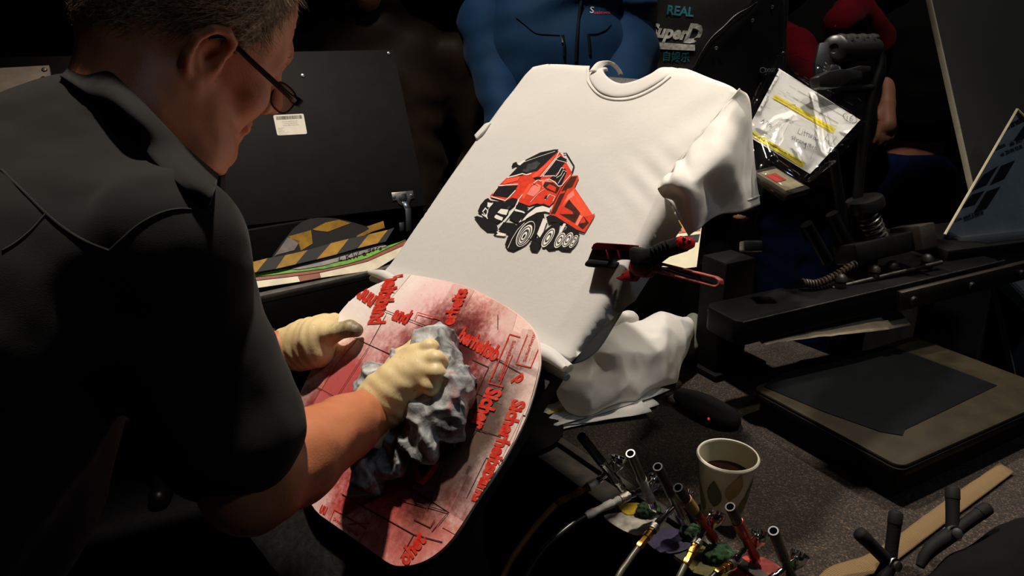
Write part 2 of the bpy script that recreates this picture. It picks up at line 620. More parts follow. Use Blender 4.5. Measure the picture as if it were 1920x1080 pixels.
wt_ = (Ez - E0).normalized(); ht_ = Vector((-wt_.y, wt_.x, 0))
MT = frame(E0, wt_, ht_)                          # table frame: x along the front edge, y away
tbl = empty('work_table', (E0.x, E0.y, 0), 'long black work table topped with dark brown felt', 'table')
box('table_top', MT, (.4, .32, -.022), (1.7, .64, .038), M_blk, tbl, .003)
felt = box('felt_cover', MT, (.4, .322, -.0005), (1.696, .634, .005), M_felt, tbl, .001)
for sx in (-.40, 1.2):
    for sy in (.05, .59):
        box('leg', MT, (sx, sy, -.46), (.05, .05, .84), M_blk, tbl, .003)

box('front_panel', MT, (.4, .012, -.46), (1.7, .012, .835), M_blk, tbl, .002)
# the easel board that carries the shirt
eas = empty('shirt_easel', tuple(bd(.215, -.1, -.05)), 'slanted black easel board that carries the white t-shirt', 'easel')
MBO = frame(bd(0, 0, 0), wv, lv)
BTOP = .418
M_board = mat('scuffed black board', S(30, 29, 27), .6, var=.35, scale=90, bump=.6, bscale=260, bdist=.001)
pts = []
def rrect(x0, x1, y0, y1, r, n=6):
    o = []
    for cx_, cy_, a0 in ((x1 - r, y1 - r, 0), (x0 + r, y1 - r, 90), (x0 + r, y0 + r, 180), (x1 - r, y0 + r, 270)):
        for k in range(n + 1):
            a = math.radians(a0 + 90 * k / n); o.append((cx_ + r * math.cos(a), cy_ + r * math.sin(a)))
    return o
prism('board', rrect(.022, .426, -.42, BTOP, .045), MBO @ Matrix.Translation((0, 0, -.02)), .02, M_board, eas, .002)
box('rail', MBO, (.215, .1, -.035), (.30, .05, .03), M_blk2, eas, .003)
tube('post', [bd(.215, .1, -.05), onz(0, 0, TZ) * 0 + Vector((bd(.215, .1, -.05).x, bd(.215, .1, -.05).y, TZ + .012))], .022, M_blk2, eas, 16)
lathe('foot', [(0, 0), (.075, 0), (.075, .01), (.02, .016), (0, .016)], Matrix.Translation((bd(.215, .1, -.05).x, bd(.215, .1, -.05).y, TZ + .002)), M_blk2, eas)

# ------------------------------------------------------------------ the white t-shirt
t = NT('white cotton')
co = t.coord()
t.b.inputs['Base Color'].default_value = S(232, 230, 224)
t.set(Roughness=.9); t.b.inputs['Sheen Weight'].default_value = .15
nz = t.noise(t.mapping(co, (1, 1, 1)), 900, 2); nz2 = t.noise(co, 60, 4)
t.bump(t.math('ADD', t.math('MULTIPLY', nz, .4), t.math('MULTIPLY', nz2, 1.2)), .35, .0012)
tl = t.node('ShaderNodeBsdfTranslucent'); tl.inputs[0].default_value = S(226, 222, 212)
mx_ = t.node('ShaderNodeMixShader'); mx_.inputs[0].default_value = .36
t.link(t.b.outputs[0], mx_.inputs[1]); t.link(tl.outputs[0], mx_.inputs[2]); t.link(mx_.outputs[0], t.out.inputs[0])
M_cot = t.m
shirt = empty('t_shirt', tuple(bd(.215, .2, .01)), 'white crew neck t-shirt stretched over the easel with a red truck print', 't-shirt')
def shirt_h(a, b):
    e = np.minimum(a - .0105, .446 - a)
    h = .0075 - .022 * np.exp(-np.maximum(e, -.004) / .0045)
    # folds running from the right shoulder across the chest
    r = np.clip((a - .22) / .2, 0, 1) * np.clip((b - .2) / .15, 0, 1)
    h = h + r * .0008 * np.sin((b * .8 - a * .35) * 80 + 2.0 * np.sin(a * 24))
    P = np.stack([a, b, a * 0], 1)
    h = h + .0010 * vnoise(P, 22, 3) * np.clip((b - .22) / .06, 0, 1)
    k = np.exp(-((a - .40) ** 2 + (b - .26) ** 2) / .045 ** 2)      # puckers under the sleeve
    h = h + k * .0012 * np.sin((a * .5 + b) * 200)
    h = h + .003 * np.exp(-((b - .0) / .012) ** 2)
    t_ = np.clip((b - BTOP) / .03, 0, 1)
    return h - .010 * t_ ** 1.6
out = [(712, 507), (800, 388), (893, 262), (945, 190), (984, 142), (1000, 126), (1025, 119), (1062, 119), (1104, 121),
       (1104, 135), (1108, 152), (1123, 171), (1147, 181), (1173, 181.5), (1200, 174), (1230, 158), (1254, 140), (1270, 123),
       (1286, 125), (1304, 133), (1340, 150), (1388, 168), (1340, 224), (1290, 285), (1246, 340), (1240, 352), (1252, 372), (1254, 392), (1165, 536), (1068, 676)]
O2 = [ub(x, y, .0075) for x, y in out]
V, F = fill2d(O2, .006)
Hh = shirt_h(V[:, 0], V[:, 1])
W3 = np.array([tuple(bd(v[0], v[1], h)) for v, h in zip(V, Hh)])
o = mesh('shirt_front', W3, F, M_cot, shirt)
md = o.modifiers.new('thickness', 'SOLIDIFY'); md.thickness = .0012; md.offset = -1
# back of the shirt, behind the board
prism('shirt_back', rrect(.012, .444, -.0, BTOP + .004, .045), MBO @ Matrix.Translation((0, 0, -.0265)), .004, M_cot, shirt, .0015)
# collar rib: front band lying on the board and the loop behind the neck
oc = [(1106, 121), (1104, 135), (1108, 152), (1123, 171), (1147, 181), (1173, 181.5), (1200, 174), (1230, 158), (1254, 140), (1272, 121)]
ic = [(1131, 118), (1129, 130), (1137, 143), (1147, 151), (1158, 156), (1170, 157.5), (1193, 152), (1220, 140), (1237, 127), (1252, 117)]
rows = []
for f_, hh in ((0, .0086), (.15, .0100), (.6, .0104), (.95, .0098), (1, .006), (.94, .003)):
    r = []
    for i, (a, b) in enumerate(zip(oc, ic)):
        e = min(i, len(oc) - 1 - i)
        sag = {0: -.012, 1: -.002}.get(e, 0)
        p = ub(a[0] + (b[0] - a[0]) * f_, a[1] + (b[1] - a[1]) * f_, .008)
        r.append(tuple(bd(p[0], p[1], hh + sag)))
    rows.append(r)
cloth('collar', rows, 8, 4, M_cot, shirt, thick=.001)
# stitched seam under the rib
sm = [tuple(bd(*ub(x, y, .0085), .0092)) for x, y in [(1100, 131), (1100, 140), (1103, 155), (1120, 175), (1146, 186), (1174, 187), (1202, 179), (1234, 162), (1258, 144)]]
tube('collar_seam', sm, .0009, M_cot, shirt, 6, 6)
bl = [(1105, 134), (1118, 119), (1130, 115), (1144, 115.5), (1155, 120), (1164, 131), (1168, 140)]
bl2 = [(1129, 140), (1131, 128), (1135, 124), (1143, 122), (1150, 126), (1157, 134), (1160, 142)]
rows = [[tuple(at(x, y, 1.118 + .010 * i)) for i, (x, y) in enumerate(q)] for q in (bl, bl2)]
rows = [rows[0], [tuple((np.array(a) + np.array(b)) / 2 + np.array(tuple(nv_)) * .004) for a, b in zip(*rows)], rows[1]]
cloth('neck_loop', rows, 6, 4, M_cot, shirt, thick=.0016)
# rolled up hem at the bottom
rr = random.Random(3)
for k, (off, hh, rad) in enumerate(((-.002, .006, .0085), (-.011, .002, .0075), (-.006, .013, .0065))):
    P = []; R = []
    for i in range(15):
        a = -.006 + .452 * i / 14
        P.append(tuple(bd(a, off + rr.uniform(-.0015, .0015) - (.004 if i in (0, 14) else 0), hh + rr.uniform(-.001, .001))))
        R.append(rad * rr.uniform(.85, 1.15) * (1.15 if i > 11 else 1))
    R[0] *= .6; R[-1] *= .55
    tube('hem_roll', P, R, M_cot, shirt, 12, 4)
# right sleeve: hangs off the near edge of the board
def sl(px, py, d): return tuple(at(px, py, d))
def sb(px, py, h): return tuple(bd(*ub(px, py, h), h))
rows = [[sb(1387, 167, .009), sb(1340, 223, .010), sb(1291, 284, .0105), sb(1262, 318, .012), sb(1243, 341, .012)],
        [sl(1400, 180, .945), sl(1358, 236, .905), sl(1306, 300, .885), sl(1264, 330, .875), sl(1232, 350, .883)],
        [sl(1406, 215, .955), sl(1378, 270, .90), sl(1330, 322, .868), sl(1278, 345, .862), sl(1238, 366, .885)],
        [sl(1411, 285, .975), sl(1388, 318, .925), sl(1338, 352, .888), sl(1296, 366, .862), sl(1258, 380, .872)],
        [sl(1418, 340, .985), sl(1392, 362, .945), sl(1346, 382, .912), sl(1306, 402, .868), sl(1274, 412, .875)],
        [sl(1424, 384, .985), sl(1392, 396, .955), sl(1346, 404, .925), sl(1310, 428, .876), sl(1291, 443, .880)]]
def slv(u, v, P):
    w_ = .0045 * np.sin(u * 17 + v * 3.2) * np.sin(v * math.pi) * (.35 + .65 * u)
    w_ += .003 * np.sin(u * 31 - v * 8) * np.exp(-((u - .72) / .22) ** 2) * (1 - v)
    w_ += .0018 * vnoise(P, 45, 8)
    return w_
cloth('sleeve', rows, 14, 10, M_cot, shirt, disp=slv, thick=.0015)
hm = [r for r in rows[-1]]
hm2 = [tuple(np.array(r) + np.array(tuple(RT)) * -.001 + np.array(tuple(UP)) * .012 + np.array(tuple(FW)) * -.003) for r in hm]
tube('sleeve_seam', hm2, .0009, M_cot, shirt, 6, 8)
tube('armhole_seam', [sb(1387, 166, .0098), sb(1340, 221, .0108), sb(1291, 282, .0112), sb(1243, 340, .0118)], .0009, M_cot, shirt, 6, 8)
# folded end of the left sleeve, peeping out at the far edge
rows = [[sb(900, 266, .001), sb(912, 250, .002), sb(925, 232, .001)],
        [sb(893, 260, .010), sb(905, 247, .012), sb(918, 230, .010)],
        [sb(890, 254, .002), sb(897, 246, .003), sb(908, 234, .001)],
        [sb(893, 262, -.01), sb(901, 252, -.012), sb(912, 240, -.01)]]
cloth('folded_sleeve', rows, 6, 6, M_cot, shirt, thick=.0015)

# ---- the airbrushed truck, flat paint on the chest
PR = {k: mat('print ' + k, c, .85, var=v, scale=140, spec=.2) for k, c, v in (
    ('red', S(214, 58, 36), .10), ('black', S(20, 19, 21), .15), ('brown', S(66, 32, 16), .25),
    ('pink', S(238, 130, 112), .06), ('orange', S(236, 84, 52), .06), ('white', S(228, 224, 214), .02), ('grey', S(60, 60, 64), .2))}
pk = list(PR)
TV, TF, TM = [], [], []
def cpx(x, y): return (860 + x / 4.697, 260 + y / 4.697)
lay = [0]
def poly(key, P):
    lay[0] += 1
    h = .0092 + lay[0] * .000012
    s = len(TV)
    V_, _, F_, *_ = delaunay_2d_cdt([Vector(p) for p in P], [(i, (i + 1) % len(P)) for i in range(len(P))], [], 1, 1e-6)
    for v in V_:
        x, y = cpx(*v); TV.append(bd(*ub(x, y, h), h))
    for f in F_:
        TF.append(tuple(s + i for i in f)); TM.append(pk.index(key))
def line(key, P, wd, closed=False):
    P = [np.array(p, float) for p in P]
    if closed: P.append(P[0])
    L_, R_ = [], []
    for i, p in enumerate(P):
        a = P[max(i - 1, 0)]; b = P[min(i + 1, len(P) - 1)]
        d = (b - a) / (np.linalg.norm(b - a) + 1e-9); q = np.array((-d[1], d[0])) * wd / 2
        L_.append(tuple(p + q)); R_.append(tuple(p - q))
    for i in range(len(P) - 1):
        lay[0] -= 1 if i else 0
        poly(key, [L_[i], L_[i + 1], R_[i + 1], R_[i]])
def oval(key, c, ra, rb, ang, wd=0, n=26):
    a = math.radians(ang)
    P = [(c[0] + ra * math.cos(t_) * math.cos(a) - rb * math.sin(t_) * math.sin(a), c[1] + ra * math.cos(t_) * math.sin(a) + rb * math.sin(t_) * math.cos(a))
         for t_ in [2 * math.pi * k / n for k in range(n)]]
    if wd: line(key, P, wd, True)
    else: poly(key, P)
poly('red', [(985, 328), (1050, 322), (1057, 350), (1020, 430), (1180, 668), (1200, 655), (1190, 690), (1110, 826), (1040, 800), (850, 682), (798, 668), (830, 590), (905, 440)])
poly('red', [(275, 505), (345, 420), (425, 342), (560, 325), (700, 268), (860, 128), (882, 110), (905, 135), (1000, 300), (985, 330), (905, 425), (835, 560), (800, 592), (690, 570), (620, 592), (540, 562), (420, 545), (290, 520)])
poly('brown', [(990, 335), (1046, 330), (1002, 425), (955, 445), (850, 665), (808, 664), (900, 470), (930, 415)])
poly('red', [(890, 470), (940, 458), (935, 476), (880, 490)])
poly('orange', [(905, 600), (955, 500), (1015, 440), (1180, 668), (1100, 690), (1060, 655), (970, 540)])
poly('pink', [(935, 560), (965, 490), (1010, 455), (1020, 500), (975, 530)])
poly('brown', [(888, 664), (972, 535), (1072, 655), (1022, 745)])
poly('red', [(892, 664), (930, 600), (1000, 640), (1010, 664)])
poly('brown', [(1050, 762), (1098, 680), (1148, 742), (1092, 800)])
poly('red', [(1080, 715), (1098, 684), (1120, 735), (1065, 748)])
poly('pink', [(1026, 758), (1066, 672), (1094, 682), (1048, 766)])
poly('black', [(850, 680), (1040, 800), (1108, 826), (1100, 832), (1030, 812), (845, 692)])
poly('black', [(438, 335), (520, 250), (560, 205), (590, 185), (720, 120), (840, 95), (880, 93), (866, 118), (740, 240), (690, 285), (600, 305), (560, 308)])
line('white', [(575, 205), (700, 160), (850, 110)], 3)
poly('grey', [(560, 285), (610, 225), (690, 195), (720, 215), (680, 265), (600, 295)])
poly('black', [(583, 245), (598, 236), (594, 268), (583, 272)])
poly('black', [(465, 248), (478, 216), (508, 203), (518, 226), (545, 240), (520, 244), (500, 238), (470, 254)])
poly('white', [(520, 225), (575, 190), (590, 192), (540, 235)])
line('black', [(922, 130), (948, 128), (1016, 240), (998, 298)], 11)
line('white', [(520, 545), (610, 430), (700, 360), (790, 250), (862, 160), (885, 112)], 7)
poly('orange', [(640, 330), (740, 250), (850, 150), (800, 225), (700, 330), (660, 350)])
poly('black', [(742, 328), (820, 232), (872, 165), (892, 150), (955, 182), (880, 290), (838, 322)])
poly('black', [(795, 352), (870, 305), (915, 252), (935, 262), (952, 292), (905, 412), (880, 416), (850, 372)])
line('white', [(738, 332), (815, 238), (868, 168), (893, 150)], 5)
line('white', [(858, 185), (950, 210)], 4)
line('white', [(740, 330), (835, 326), (858, 330), (880, 300), (905, 255), (930, 262)], 6)
line('white', [(862, 345), (900, 320), (922, 275), (950, 292)], 4)
line('white', [(875, 395), (935, 300)], 4)
line('white', [(690, 355), (720, 372), (800, 355), (850, 385), (878, 418), (905, 415)], 7)
poly('black', [(655, 345), (690, 335), (730, 336), (712, 362), (670, 360)])
line('white', [(905, 415), (985, 320)], 6)
poly('pink', [(600, 490), (640, 425), (690, 395), (725, 415), (715, 455), (660, 510)])
poly('orange', [(560, 490), (620, 400), (650, 395), (600, 490), (570, 540)])
poly('pink', [(730, 360), (790, 362), (850, 400), (870, 430), (790, 400), (740, 440)])
poly('brown', [(740, 420), (760, 378), (830, 385), (890, 430), (860, 480), (780, 450)])
poly('red', [(770, 430), (800, 400), (860, 430), (850, 468)])
line('white', [(630, 560), (700, 480), (760, 440)], 3)
line('white', [(760, 540), (800, 490), (850, 510), (830, 550)], 5)
poly('black', [(752, 525), (768, 500), (784, 500), (770, 535)])
line('black', [(650, 390), (700, 420)], 4)
line('white', [(430, 342), (500, 325), (560, 308), (600, 318), (640, 305)], 9)
line('white', [(355, 415), (420, 408), (525, 400)], 8)
poly('orange', [(390, 395), (430, 350), (540, 335), (520, 370), (400, 400)])
poly('black', [(298, 500), (350, 420), (520, 412), (498, 450), (430, 516)])
line('white', [(285, 510), (410, 545), (440, 520), (500, 455)], 8)
line('white', [(300, 485), (345, 425)], 6)
poly('black', [(168, 640), (190, 585), (232, 535), (258, 522), (282, 545), (430, 560), (420, 545), (470, 520), (520, 530), (500, 575), (440, 622), (430, 680), (392, 702), (340, 745), (250, 706), (200, 660), (180, 655)])
poly('black', [(135, 690), (160, 680), (250, 706), (330, 745), (345, 790), (300, 818), (250, 815), (190, 765)])
poly('white', [(255, 560), (305, 570), (272, 605), (252, 600)])
poly('white', [(208, 640), (235, 605), (262, 635), (245, 690), (225, 665)])
poly('black', [(215, 645), (238, 618), (255, 640), (240, 672)])
poly('white', [(340, 650), (372, 618), (438, 625), (420, 672), (380, 665)])
poly('white', [(312, 690), (330, 668), (392, 695), (380, 722), (330, 705)])
line('white', [(205, 665), (245, 690), (255, 705)], 9)
line('white', [(300, 560), (250, 640), (250, 690)], 3)
poly('grey', [(425, 610), (445, 592), (455, 605), (435, 622)])
line('white', [(528, 540), (500, 600), (430, 690), (370, 760)], 11)
poly('black', [(505, 590), (525, 570), (615, 590), (590, 640), (570, 655), (500, 620)])
poly('white', [(498, 618), (570, 640), (585, 652), (575, 660), (492, 635)])
poly('black', [(440, 695), (485, 635), (560, 650), (590, 665), (540, 735), (505, 735), (450, 705)])
poly('black', [(348, 800), (395, 735), (490, 745), (512, 765), (450, 838), (380, 822)])
poly('white', [(340, 820), (420, 840), (400, 858), (330, 850)])
poly('black', [(300, 828), (330, 812), (345, 838), (318, 848)])
poly('white', [(530, 735), (600, 650), (690, 590), (750, 578), (808, 605), (800, 650), (760, 640), (690, 650), (600, 700), (548, 752)])
poly('black', [(600, 640), (680, 585), (750, 572), (808, 600), (800, 612), (740, 592), (680, 606), (610, 660), (555, 725), (545, 720)])
poly('black', [(608, 700), (690, 652), (750, 660), (756, 700), (720, 790), (660, 888), (612, 868), (655, 800), (690, 720)])
poly('black', [(406, 935), (430, 870), (470, 795), (540, 733), (620, 700), (670, 700), (682, 738), (620, 880), (550, 952), (480, 986), (430, 972)])
oval('white', (588, 838), 128, 60, -58)
oval('black', (590, 838), 122, 54, -58)
oval('white', (584, 846), 100, 44, -58)
oval('black', (580, 850), 84, 34, -58, 9)
oval('grey', (580, 852), 62, 26, -58)
oval('white', (577, 857), 42, 17, -58)
oval('black', (576, 860), 24, 9, -58)
line('white', [(432, 965), (470, 880), (520, 800), (580, 740)], 4)
poly('black', [(622, 950), (645, 900), (690, 872), (740, 900), (712, 960), (690, 992), (640, 985)])
poly('black', [(690, 880), (770, 800), (830, 750), (890, 740), (880, 800), (840, 880), (860, 905), (850, 970), (790, 976), (745, 930)])
poly('black', [(770, 690), (800, 672), (860, 692), (930, 738), (905, 745), (830, 730), (790, 745)])
poly('black', [(880, 850), (940, 800), (965, 755), (1062, 822), (1050, 890), (980, 985), (905, 978), (860, 950)])
for c_, ra, rb in (((788, 872), 96, 36), ((890, 895), 76, 34), ((960, 890), 74, 32), ((1012, 905), 64, 26)):
    oval('white', c_, ra, rb, -58)
    oval('black', c_, ra * .82, rb * .76, -58, 8)
    oval('grey', c_, ra * .5, rb * .5, -58)
    oval('white', c_, ra * .28, rb * .3, -58)
poly('white', [(690, 840), (745, 700), (780, 720), (745, 820), (715, 870)])
poly('white', [(885, 820), (925, 745), (945, 750), (905, 830)])
line('black', [(610, 880), (660, 890), (720, 920)], 6)
mesh('truck_print', TV, TF, [PR[k] for k in pk], shirt, smooth=False, fm=TM)
# ------------------------------------------------------------------ the masking shield and the rag
PH = .022
t = NT('taped shield face')
co = t.coord()
sep = t.node('ShaderNodeSeparateXYZ'); t.link(co, sep.inputs[0])
cR = ub(770, 770, PH); cD = ub(862, 830, PH); cL = ub(610, 760, PH); cB = ub(760, 985, PH)
nA = t.noise(co, 26, 5, .6); nB = t.noise(co, 140, 4, .7); nC = t.noise(t.mapping(co, (1, 3, 1)), 55, 5, .65, 1.5)
base = t.mix(t.ramp(t.noise(co, 9, 3), [(.35, (0, 0, 0, 1)), (.65, (1, 1, 1, 1))]), S(240, 228, 208), S(244, 234, 228))
def blob(c, sx, sy, r0, r1, noise_amt):
    m_ = t.mapping(co, (sx, sy, 1))
    d = t.vdist(m_, (c[0] * sx, c[1] * sy, PH))
    d = t.math('ADD', d, t.math('MULTIPLY', t.math('SUBTRACT', nA, .5), noise_amt))
    d = t.math('ADD', d, t.math('MULTIPLY', t.math('SUBTRACT', nB, .5), noise_amt * .6))
    mr = t.node('ShaderNodeMapRange', clamp=True, interpolation_type='SMOOTHSTEP')
    t.link(d, mr.inputs[0]); mr.inputs[1].default_value = r0; mr.inputs[2].default_value = r1
    mr.inputs[3].default_value = 1; mr.inputs[4].default_value = 0
    return mr.outputs[0]
pinkm = blob(cR, 1.0, .72, .10, .24, .10)
redm = blob(cR, 1.05, .78, .085, .150, .10)
redl = blob(cL, 1.2, .7, .04, .11, .08)
redb = blob(cB, .8, 1.2, .03, .13, .16)
darkm = blob(ub(790, 725, PH), 1.1, .85, .06, .125, .06)
dark2 = blob(cD, 1.6, .75, .055, .12, .05)
c = t.mix(t.math('MULTIPLY', pinkm, .5), base, S(226, 120, 112))
c = t.mix(t.math('MULTIPLY', redb, .72), c, S(206, 52, 42))
c = t.mix(t.math('MULTIPLY', redm, .9), c, S(176, 32, 30))
c = t.mix(t.math('MULTIPLY', redl, .85), c, S(190, 34, 40))
c = t.mix(t.math('MULTIPLY', darkm, .92), c, S(40, 18, 20))
c = t.mix(t.math('MULTIPLY', dark2, .88), c, S(42, 30, 18))
# scratches and specks of black paint
sc = t.ramp(nC, [(.66, (0, 0, 0, 1)), (.72, (1, 1, 1, 1))])
sp = t.ramp(t.noise(co, 330, 2), [(.68, (0, 0, 0, 1)), (.73, (1, 1, 1, 1))])
c = t.mix(t.math('MULTIPLY', sc, .35), c, S(60, 40, 40))
c = t.mix(t.math('MULTIPLY', sp, .4), c, S(40, 26, 26))
t.link(c, t.b.inputs['Base Color'])
t.set(Roughness=.38)
t.bump(t.math('ADD', nA, t.math('MULTIPLY', nC, .5)), .25, .0015)
M_shield = t.m
t = NT('red tape lettering')
co = t.coord()
lc = t.mix(t.ramp(t.noise(co, 120, 4), [(.4, (0, 0, 0, 1)), (.75, (.6, .6, .6, 1))]), S(204, 40, 24), S(214, 110, 90))
lc = t.mix(t.math('MULTIPLY', 0.0, 0.0), lc, S(0, 0, 0))
t.link(lc, t.b.inputs['Base Color']); t.set(Roughness=.4)
M_letter = t.m
M_line = mat('dark paint line', S(58, 20, 20), .6, var=.3, scale=90)

shield = empty('masking_shield', (0, 0, 0), 'rounded cardboard shield taped with red-lettered tape, smeared with red overspray', 'shield', mw=MB)
outp = [(690, 541), (745, 517), (778, 516), (868, 535), (940, 569), (985, 600), (1006, 628), (1013, 664), (1010, 702), (985, 785), (940, 872),
        (890, 947), (868, 985), (842, 1020), (814, 1044), (786, 1058), (757, 1063), (733, 1059), (700, 1036), (640, 991), (592, 958),
        (566, 900), (550, 820), (556, 755), (578, 712), (604, 655), (624, 606), (652, 568)]
OS = [ub(x, y, PH) for x, y in outp]
OS2 = smooth_closed(OS, 4)
I4 = Matrix.Identity(4)
prism('shield_panel', OS2, Matrix.Translation((0, 0, PH - .003)), .003, M_shield, shield, .0006, local=True)
hull = [tuple(p) for p in OS]
def convex(P):
    P = sorted(set(P)); 
    def half(Q):
        h = []
        for p in Q:
            while len(h) > 1 and (h[-1][0] - h[-2][0]) * (p[1] - h[-2][1]) - (h[-1][1] - h[-2][1]) * (p[0] - h[-2][0]) <= 0: h.pop()
            h.append(p)
        return h
    a, b = half(P), half(P[::-1])
    return a[:-1] + b[:-1]
def clip_bm(bm, inset=.0):
    H = convex(OS2)
    cx_ = sum(p[0] for p in H) / len(H); cy_ = sum(p[1] for p in H) / len(H)
    for i in range(len(H)):
        a, b = H[i], H[(i + 1) % len(H)]
        n = Vector((b[1] - a[1], -(b[0] - a[0]), 0))
        if n.length < 1e-9: continue
        n.normalize()
        if not bm.verts: return
        bmesh.ops.bisect_plane(bm, geom=list(bm.verts) + list(bm.edges) + list(bm.faces), plane_co=(a[0] - n.x * inset, a[1] - n.y * inset, 0), plane_no=n, clear_outer=True)
def strip(name, A, B, width, lev, m=None):
    """one band of tape from pixel A to pixel B, width in metres, lying lev layers up"""
    a, b = Vector(ub(*A, PH)), Vector(ub(*B, PH))
    d = (b - a).normalized(); q = Vector((-d.y, d.x)) * width / 2
    bm = bmesh.new()
    vs_ = [bm.verts.new((p.x, p.y, PH + lev * .00035 - .0001)) for p in (a + q, a - q, b - q, b + q)]
    bm.faces.new(vs_)
    clip_bm(bm, .0008)
    if not bm.faces: bm.free(); return
    g = bmesh.ops.extrude_face_region(bm, geom=list(bm.faces))
    bmesh.ops.translate(bm, vec=(0, 0, .0004), verts=[v for v in g['geom'] if isinstance(v, bmesh.types.BMVert)])
    return bm_obj(name, bm, m or M_shield, shield, local=True)
STR = [((760, 505), (560, 745), .040, 1), ((700, 530), (545, 800), .045, 2), ((880, 520), (720, 800), .046, 1), ((950, 560), (800, 1060), .05, 1),
       ((1010, 620), (840, 1060), .05, 2), ((640, 590), (1040, 760), .048, 3), ((560, 745), (960, 960), .046, 2), ((560, 900), (860, 1060), .05, 3),
       ((600, 960), (760, 1075), .04, 4), ((1000, 690), (850, 1000), .035, 4), ((850, 600), (1040, 690), .04, 4), ((720, 840), (900, 950), .045, 4)]
for A, B, wd, lev in STR: strip('tape_strip', A, B, wd, lev)
LH = PH + .0024
def words_on(s, A, B, hpx, bold=.02):
    """lettering with its baseline from pixel A to pixel B"""
    a, b = Vector(ub(*A, LH)), Vector(ub(*B, LH))
    x = (b - a).normalized(); y = Vector((-x.y, x.x))
    M = Matrix(((x.x, y.x, 0, a.x), (x.y, y.y, 0, a.y), (0, 0, 1, LH), (0, 0, 0, 1)))
    mid = ((A[0] + B[0]) / 2, (A[1] + B[1]) / 2)
    sc_ = (b - a).length / math.hypot(B[0] - A[0], B[1] - A[1])
    d_ = Vector((B[0] - A[0], B[1] - A[1])).normalized(); pp = Vector((d_.y, -d_.x))
    hh = abs((Vector(ub(A[0] + pp.x * hpx, A[1] + pp.y * hpx, LH)) - a).dot(y))
    return lettering(s, M, hh, (b - a).length, bold)
def bar(A, B, wpx):
    a, b = Vector(ub(*A, LH)), Vector(ub(*B, LH)); d = (b - a).normalized()
    q = Vector((-d.y, d.x)) * wpx * .0004
    return [Vector((p.x, p.y, LH)) for p in (a + q, a - q, b - q, b + q)], [(0, 1, 2, 3)]
def c4(x, y): return (500 + x / 3.556, 500 + y / 3.556)
def c5(x, y): return (500 + x / 3.556, 780 + y / 3.556)
W_ = [words_on('heitsband', c4(790, 60), c4(668, 385), 31, .05),
      words_on('uuu', c4(590, 200), c4(690, 268), 24, .05),
      words_on('and', c4(825, 350), c4(922, 388), 30, .05),
      words_on('erheits', c4(1245, 392), c4(1348, 148), 24, .05),
      words_on('herheitsb', c4(1262, 490), c4(1515, 636), 31, .05),
      words_on('Sicherheitsbandes', c4(1640, 490), c4(1545, 755), 6, .01),
      words_on('Sicherheitsb', c4(1728, 632), c4(1800, 430), 6, .01),
      words_on('p', c4(1625, 762), c4(1640, 802), 27, .04),
      words_on('Sicher', c4(1470, 798), c4(1352, 1064), 31, .05),
      words_on('Sicherheitsband', c4(1640, 880), c5(1362, 560), 27, .05),
      words_on('ohet', c5(930, 1010), c5(1070, 830), 29, .05),
      words_on('Sicherheitsbandes', c5(440, 692), c5(610, 800), 7, .01),
      words_on('uu', c5(345, 640), c5(385, 660), 16, .03)]
NW = len(W_)
for A, B in ((c4(1620, 450), c4(1480, 775)), (c4(1620, 450), c4(1692, 470)), (c4(1480, 775), c4(1580, 800)), (c4(1640, 590), c4(1545, 800)),
             (c4(1740, 450), c4(1660, 648)), (c4(1660, 648), c4(1760, 672)), (c4(1760, 672), c4(1815, 540)), (c4(1615, 470), c4(1500, 740)),
             (c4(1005, 305), c4(985, 350)), (c4(1005, 305), c4(1160, 350)),
             (c5(420, 700), c5(452, 625)), (c5(452, 625), c5(668, 745)), (c5(668, 745), c5(625, 832)), (c5(545, 720), c5(690, 710))):
    W_.append(bar(A, B, 1.6))
NB_ = len(W_)
for (a0, b0, k) in ((c4(1600, 560), c4(1540, 730), 3), (c4(1770, 560), c4(1745, 640), 3), (c4(1750, 410), c4(1690, 560), 4)):
    for i in range(k):
        W_.append(words_on('lm inu hinme mi', (a0[0] + i * 3.2, a0[1] + i * 1.6), (b0[0] + i * 3.2, b0[1] + i * 1.6), 1.8, .0))
def put_word(name, V, F, m):
    bm = bmesh.new()
    vv = [bm.verts.new(v) for v in V]
    for f in F:
        try: bm.faces.new([vv[i] for i in f])
        except ValueError: pass
    clip_bm(bm, .001)
    if bm.faces: return bm_obj(name, bm, m, shield, local=True)
    bm.free()
for V, F in W_[:NW]: put_word('tape_lettering', V, F, M_letter)
put_word('tape_frame_line', *join_vf(W_[NW:NB_]), M_letter)['kind'] = 'stuff'
put_word('small_print', *join_vf(W_[NB_:]), M_letter)['kind'] = 'stuff'
CR = []
for P in ([c4(700, 235), c4(790, 290), c4(1100, 408), c4(1300, 500), c4(1520, 612), c4(1700, 715)], [c4(800, 310), c4(740, 420), c4(655, 575), c4(470, 860)],
          [c4(330, 800), c4(460, 870), c4(560, 930)], [c4(1580, 800), c4(1470, 960), c4(1340, 1180)], [c4(1370, 620), c4(1480, 670), c4(1390, 860), c4(1270, 1120)],
          [c5(1460, 285), c5(1330, 550)], [c5(1460, 280), c5(1530, 290)], [c5(1280, 60), c5(1070, 620)], [c5(500, 520), c5(980, 790), c5(1170, 840)],
          [c5(860, 540), c5(1210, 640), c5(1100, 770)], [c5(980, 790), c5(890, 950)], [c5(980, 690), c5(1090, 745), c5(1120, 690)], [c4(1540, 320), c4(1540, 420)], [c5(1350, 70), c5(1560, 140)]):
    for i in range(len(P) - 1): CR.append(bar(P[i], P[i + 1], 1.3))
V, F = join_vf(CR)
tag(mesh('tape_edge_line', [v - Vector((0, 0, .0003)) for v in V], F, M_line, shield, smooth=False, local=True), kind='stuff')
